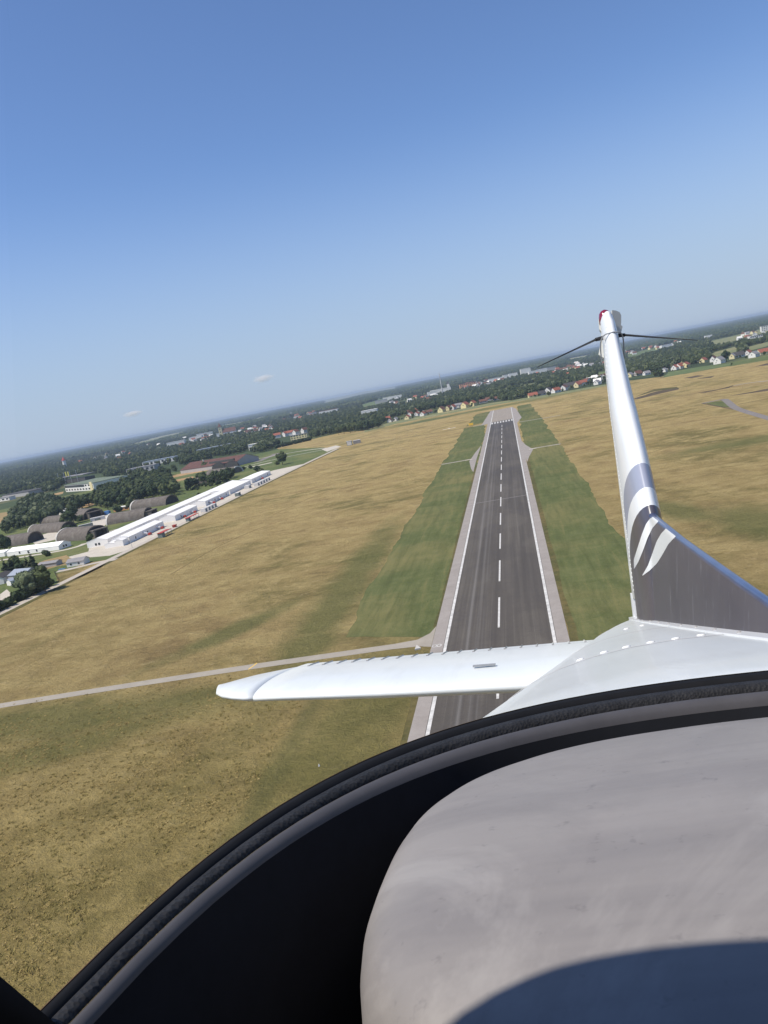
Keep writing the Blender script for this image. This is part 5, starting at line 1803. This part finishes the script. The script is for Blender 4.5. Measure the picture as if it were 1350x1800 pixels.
# white chevrons laid on the side of the dorsal fin and wrapped over its ridge
STRIPES = [([(1114, 984), (1120, 965), (1128, 940), (1135, 922), (1142, 912), (1147.5, 908.5)], [(1114.5, 1000), (1122, 988), (1131, 966), (1139, 944), (1147, 928), (1157.5, 916)]),
           ([(1129, 1011), (1139, 994), (1147, 972), (1154, 952), (1162, 938), (1170.5, 929)], [(1129.5, 1012), (1142, 1003), (1155, 990), (1165, 974), (1175, 956), (1188, 942.5)])]
fin_o = [o for o in plane.children if o.name.startswith('tail_fin')][0]
fb = BVHTree.FromPolygons([v.co.copy() for v in fin_o.data.vertices], [tuple(p.vertices) for p in fin_o.data.polygons])
for A_, B_ in STRIPES:
    b = MB()
    rows = []
    for k in range(25):
        t_ = k / 24 * (len(A_) - 1)
        i = min(int(t_), len(A_) - 2)
        f_ = t_ - i
        pa = Vector((*A_[i], 0)).lerp(Vector((*A_[i + 1], 0)), f_)
        pb = Vector((*B_[i], 0)).lerp(Vector((*B_[i + 1], 0)), f_)
        row = []
        for m in range(5):
            q = pa.lerp(pb, m / 4)
            v = aray(q.x, q.y)
            best = None
            for tree_ in (db, fb):
                h_ = tree_.ray_cast(Vector((0, 0, 0)), v)
                if h_[0] is not None and (best is None or h_[3] < best[3]): best = h_
            row.append(best[0] - v * .004 if best else None)
        rows.append(row)
    ok = [r_ for r_ in rows if all(p is not None for p in r_)]
    if len(ok) > 2:
        # a thin strip of film with thickness, lying on the paint
        b.loft([[p for p in r_] for r_ in ok], False, False)
        o = b.build('stripe', M['stripe'], plane, True)
# seam strip along the foot of the dorsal fin, and the little post at its end
b = MB()
for sg in (-1, 1):
    R_ = []
    for k in range(30):
        y_ = 1.2 + 2.46 * k / 29
        hb = interp([(1.15, .010), (1.6, .024), (2.2, .034), (2.9, .040), (3.62, .012)], y_)
        x0, x1 = SX + sg * (hb - .004), SX + sg * (hb + .022)
        R_.append([(x0, y_, ZT(y_) + .006), (x1, y_, ZT(y_) + .003), (x1, y_, ZT(y_) - .01), (x0, y_, ZT(y_) - .01)])
    b.loft(R_)
flip_out(b.build('fin_fillet', M['stripe'], plane))
scr = None
for k in range(10):
    y_ = 1.35 + k * .2
    hb = interp([(1.15, .010), (1.6, .024), (2.2, .034), (2.9, .040)], y_)
    if scr is None:
        o = disc(.004, .002, 8).build('screw', M['screw'], plane); scr = o.data
    else: o = link('screw', scr, plane)
    o.location = (SX - hb - .010, y_, ZT(y_) + .005)

# tailplane and elevators
LEs = [(0, 2.74), (.25, 2.75), (.6, 2.79), (.93, 2.82), (1.25, 2.875), (1.55, 2.93), (1.68, 3.0), (1.76, 3.10), (1.80, 3.22)]
TEs = [(0, 3.53), (1.42, 3.53), (1.55, 3.50), (1.68, 3.44), (1.76, 3.37), (1.80, 3.28)]
ZS = -.592


def stab_ring(s_, sg, y0, y1, th, z0=ZS, cut=None):
    c = y1 - y0
    af = AF
    up_ = [(SX + sg * s_, y0 + t_ * c, z0 + yt * th) for t_, yt in af]
    lo = [(SX + sg * s_, y0 + t_ * c, z0 - yt * th) for t_, yt in af[-2:0:-1]]
    return up_ + lo


for sg in (-1, 1):
    b = MB()
    ss = [0.0, .1, .25, .45, .6, .8, 1.0, 1.2, 1.4, 1.528]
    b.loft([stab_ring(s_, sg, interp(LEs, s_), 3.66, interp([(0, .105), (1.5, .062)], s_)) for s_ in ss])
    flip_out(b.build('tailplane', M['paint'], plane, True))
    b = MB()
    tip = [1.5293, 1.58, 1.64, 1.70, 1.75, 1.785, 1.80]
    b.loft([stab_ring(s_, sg, interp(LEs, s_), interp([(1.5, 3.62), (1.6, 3.56), (1.7, 3.47), (1.76, 3.38), (1.8, 3.28)], s_), interp([(1.5, .062), (1.7, .048), (1.8, .016)], s_)) for s_ in tip])
    flip_out(b.build('tailplane_tip', M['paint'], plane, True))
    ribm = None
    for k in range(21):
        s_ = .10 + k * .0685
        yb, ye = 3.50, 3.660
        def top(y_):
            le = interp(LEs, s_); t_ = min(.999, (y_ - le) / (3.66 - le)); th = interp([(0, .105), (1.5, .062)], s_)
            return ZS + 5 * (0.2969 * math.sqrt(t_) - 0.1260 * t_ - 0.3516 * t_ ** 2 + 0.2843 * t_ ** 3 - 0.1036 * t_ ** 4) * th
        bb = MB()
        R_ = []
        for y_ in (yb, yb + .02, (yb + ye) / 2, ye - .01, ye):
            z_ = top(y_)
            hgt = .001 if y_ == yb else .0055
            R_.append([(-.006, y_ - yb, z_ - .004), (0, y_ - yb, z_ + hgt), (.006, y_ - yb, z_ - .004)])
        bb.loft(R_)
        o = flip_out(bb.build('elevator_rib', M['fairing'], plane))  # white ribs coloured grey: the shaded side of each bead put into the colour
        o.location = (SX + sg * s_, yb, 0)
        if sg < 0:
            q = MB(); q.box(-.0045, .0045, -.006, .006, -.002, .004)
            o2 = q.build('hinge_screw', M['screw'], plane); o2.location = (SX + sg * s_ , yb - .004, top(yb))
    b = MB()
    z_ = [0, 0]
    R_ = []
    for k in range(20):
        s_ = .05 + 1.46 * k / 19
        le = interp(LEs, s_); th = interp([(0, .105), (1.5, .062)], s_); t_ = (3.488 - le) / (3.66 - le)
        zz = ZS + 5 * (0.2969 * math.sqrt(t_) - 0.1260 * t_ - 0.3516 * t_ ** 2 + 0.2843 * t_ ** 3 - 0.1036 * t_ ** 4) * th
        R_.append([(SX + sg * s_, 3.486, zz + .0013), (SX + sg * s_, 3.490, zz + .0011)])
    b.loft(R_, False, False)
    b.build('elevator_gap', M['tent_seam'], plane)
    if sg < 0:
        b = MB()
        for (yc, s_) in ((2.98, .63), ):
            le = interp(LEs, s_); t_ = (yc - le) / (3.66 - le)
            zz = ZS + 5 * (0.2969 * math.sqrt(t_) - 0.1260 * t_ - 0.3516 * t_ ** 2 + 0.2843 * t_ ** 3 - 0.1036 * t_ ** 4) * .1
            b.box(SX - s_ - .042, SX - s_ + .042, yc - .008, yc + .008, zz - .002, zz + .004)
        b.build('inspection_slot', M['seam'], plane)
b = MB(); b.box(SX - .016, SX + .002, 3.615, 3.66, -.55, -.40); b.build('rudder_stop', M['stripe'], plane)

# ------------------------------------------------------------------ cabin: sill, trim, well, seat top, roof
def sill(d, z_, n=64, yend=-1.0):
    """The curve of the rear window sill moved inwards by d, at height z_: side, rounded corner, rear, corner, side.
    The trim is slim along the sides and widens towards the rear."""
    P_ = []
    e = 2 / 2.45
    for k in range(n + 1):
        t_ = math.pi * k / n
        c_, s_ = math.cos(t_), math.sin(t_)
        f_ = 0.42 + 0.58 * abs(s_) ** 1.1
        a_, b_ = .606 - d * f_, .598 - d * f_
        P_.append((SX - a_ * math.copysign(abs(c_) ** e, c_), .33 + b_ * abs(s_) ** e, -.2 + (z_ + .2) * (f_ if z_ > -.24 else 1)))
    return [(P_[0][0], yend, P_[0][2])] + P_ + [(P_[-1][0], yend, P_[-1][2])]


def sillstrip(name, prof, mat, smooth=True):
    b_ = MB()
    b_.loft([sill(d, z_) for d, z_ in prof], False, False)
    return flip_out(b_.build(name, mat, plane, smooth))


sillstrip('window_seal', [(-.030, -.222), (-.012, -.205), (-.004, -.1985), (.004, -.200), (.009, -.206), (.010, -.215)], M['rubber'])
sillstrip('outer_sealant', [(-.0335, -.224), (-.012, -.2035), (-.0045, -.1980), (-.0035, -.1978)], M['copper'])
sillstrip('sill_trim', [(.0085, -.212), (.0095, -.2055), (.013, -.2035), (.021, -.2045), (.026, -.2075), (.0275, -.213)], M['leather'])
sillstrip('sill_ledge', [(.027, -.216), (.0285, -.2125), (.033, -.2110), (.036, -.2120), (.0405, -.2140), (.0435, -.2175), (.0455, -.223)], M['ledge'])
sillstrip('well_wall', [(.0453, -.2225), (.047, -.232), (.053, -.26), (.060, -.52)], M['well'])
b = MB(); b.box(SX - .62, SX + .62, -1.0, .96, -.56, -.52); b.build('well_floor', M['well'], plane)
# side walls below the sill, added sky blockers above it, front wall, floor skirt
b = MB(); b.box(SX - .66, SX - .612, -1.0, .33, -.56, -.226); b.build('cabin_side', M['lining'], plane)
b = MB(); b.box(SX + .612, SX + .66, -1.0, .33, -.56, -.226); b.build('cabin_side', M['lining'], plane)
b = MB(); b.box(SX + .62, SX + .66, -1.0, .66, -.20, .30); b.build('cabin_side', M['lining'], plane)  # unseen wall over the right window, added to keep sky light off the seat
b = MB(); b.box(SX - .66, SX - .62, -1.0, -.05, -.21, .30); b.build('cabin_side', M['lining'], plane)  # unseen upper left wall, added to cut sky light in the cabin
b = MB(); b.box(SX - .66, SX + .66, -1.05, -1.0, -.56, .44); b.build('cabin_front', M['lining'], plane)

seat = empty('seat_top'); seat.matrix_world = plane.matrix_world.copy()
tag(seat, 'rounded grey vinyl seat top below the rear window, sunlit with a dark shadow across', 'seat')


def hump(k, dz, n=220):
    P_ = []
    a_, b_ = .497 * k, .290 * k
    e = 2 / 2.7
    for i in range(n):
        t_ = 2 * math.pi * i / n
        c_, s_ = math.cos(t_), math.sin(t_)
        P_.append((SX + a_ * math.copysign(abs(c_) ** e, c_), (.522) + b_ * math.copysign(abs(s_) ** e, s_), dz))
    return P_


prof = [(1.0, -.52), (1.0, -.268), (.9985, -.252), (.993, -.239), (.984, -.2295), (.970, -.2215), (.950, -.2155), (.92, -.2105), (.86, -.2045), (.78, -.1985), (.68, -.193), (.55, -.187), (.4, -.182), (.25, -.1785), (.01, -.177)]
b = MB(); b.loft([hump(k, z_) for k, z_ in prof])
flip_out(b.build('seat_cover', M['vinyl'], seat, True))
hb_ = BVHTree.FromPolygons([Vector(v) for v in b.v], b.f)

# cabin roof: unseen, set low, its rear edge shaped to throw the seat's shadow
s_loc = Vector((wX.dot(S2), wY.dot(S2), wZ.dot(S2)))
print('sun in cabin', s_loc[:])
ZR = .27
EDGE = []
for px, py in [(1350, 1650), (1270, 1654), (1200, 1660), (1100, 1672), (1000, 1692), (920, 1720), (850, 1757), (800, 1790), (760, 1830), (730, 1880), (715, 1940)]:
    h_ = hb_.ray_cast(Vector((0, 0, 0)), aray(px, py))
    if h_[0] is not None:
        t_ = (ZR + .05 - h_[0].z) / s_loc.z
        EDGE.append((h_[0].x + s_loc.x * t_, h_[0].y + s_loc.y * t_))
for _ in range(3):
    EDGE = [EDGE[0]] + [(p_[0] * k_ + q_[0] * (1 - k_), p_[1] * k_ + q_[1] * (1 - k_)) for p_, q_ in zip(EDGE, EDGE[1:]) for k_ in (.75, .25)] + [EDGE[-1]]
top = [(1.3, EDGE[0][1] + .02), (EDGE[0][0] + .3, EDGE[0][1] + .01)] + EDGE
out = top + [(top[-1][0], -1.05), (top[0][0], -1.05)]
b = MB()
b.loft([[(x_, y_, ZR) for x_, y_ in out], [(x_, y_, ZR + .05) for x_, y_ in out]])
flip_out(b.build('shading_roof', M['lining'], plane))
print('roof edge', [(round(x_, 2), round(y_, 2)) for x_, y_ in top])
# door post at the left end of the sill
b = MB()
pp = [aray(-40, 1676), aray(0, 1716), aray(60, 1757), aray(112, 1792), aray(150, 1830)]
A0, A1 = Vector((-.236, .322, -.205)), Vector((-.300, -.02, .27))
rg = []
for k in range(9):
    p = A0.lerp(A1, k / 8)
    rg.append([p, p + Vector((-.012, .006, 0)), p + Vector((-.055, -.01, 0)), p + Vector((-.06, -.16, 0)), p + Vector((-.006, -.16, 0)), p + Vector((-.001, -.012, 0))])
b.loft(rg)
flip_out(b.build('door_post', M['lining'], plane, True))
# clear rear window from the sill up to the roof edge
bot = sill(-.008, -.205)[1:-1]
b = MB()
R_ = []
for k in range(13):
    t_ = k / 12
    row = []
    for p in bot:
        x_ = SX + (p[0] - SX) * (1 - .10 * t_)
        y_ = .33 + (p[1] - .33) * (1 - t_ ** 1.4 * .80) + (.06 * (1 - t_) - .06) * (p[1] > .331)
        row.append((x_, y_ if p[1] > .331 else p[1], -.205 + .615 * math.sin(t_ * math.pi / 2) ** .9))
    R_.append(row)
b.loft(R_, False, False)
b.build('window_pane', M['acrylic'], plane, True)

# ------------------------------------------------------------------ clouds and haze
def mk_cloud():
    n = NT('cloud_vapour')
    n.t.nodes.remove(n.b)
    v = n.n('ShaderNodeVolumePrincipled')
    v.inputs['Color'].default_value = (0.98, 0.96, 0.95, 1)
    v.inputs['Anisotropy'].default_value = 0.0
    nz = n.noise(2.2, 4, .6)
    ln = n.n('ShaderNodeVectorMath', operation='LENGTH')
    n.l(n.coord(), ln.inputs[0])
    d = n.math('SUBTRACT', n.math('ADD', 1.0, n.math('MULTIPLY', n.math('SUBTRACT', nz, .5), 1.6)), n.math('MULTIPLY', ln.outputs['Value'], 1.35))
    n.l(n.math('MULTIPLY', n.math('MAXIMUM', d, 0.0), 0.0075), v.inputs['Density'])
    n.l(v.outputs[0], n.t.nodes['Material Output'].inputs['Volume'])
    return n.m


cm = mk_cloud()
for k, (px, py, sx, sz_, lb) in enumerate([(462, 665, 560, 190, 'small pale puff of cloud above the horizon left of the middle'), (232, 727, 560, 150, 'fainter flat puff of cloud low above the left horizon')]):
    v = RM @ Vector(((px - CX) / F, (py - CY) / F, 1.0))
    p = EYE + v * (27000 / v.y)
    bm = bmesh.new()
    bmesh.ops.create_icosphere(bm, subdivisions=3, radius=1.0)
    me = bpy.data.meshes.new('cloud'); bm.to_mesh(me); bm.free()
    me.materials.append(cm)
    o = link('cloud', me)
    o.location = p
    o.scale = (sx, 250, sz_)
    tag(o, lb, 'cloud')
b = MB(); b.box(-24000, 20000, -900, 26500, -1.0, 96.0)
n = NT('air_haze')
n.t.nodes.remove(n.b)
v = n.n('ShaderNodeVolumePrincipled')
v.inputs['Color'].default_value = (0.54, 0.65, 0.84, 1)
v.inputs['Density'].default_value = 6.2e-5
v.inputs['Anisotropy'].default_value = 0.1
n.l(v.outputs[0], n.t.nodes['Material Output'].inputs['Volume'])
hz = b.build('haze', n.m)
hz['kind'] = 'stuff'
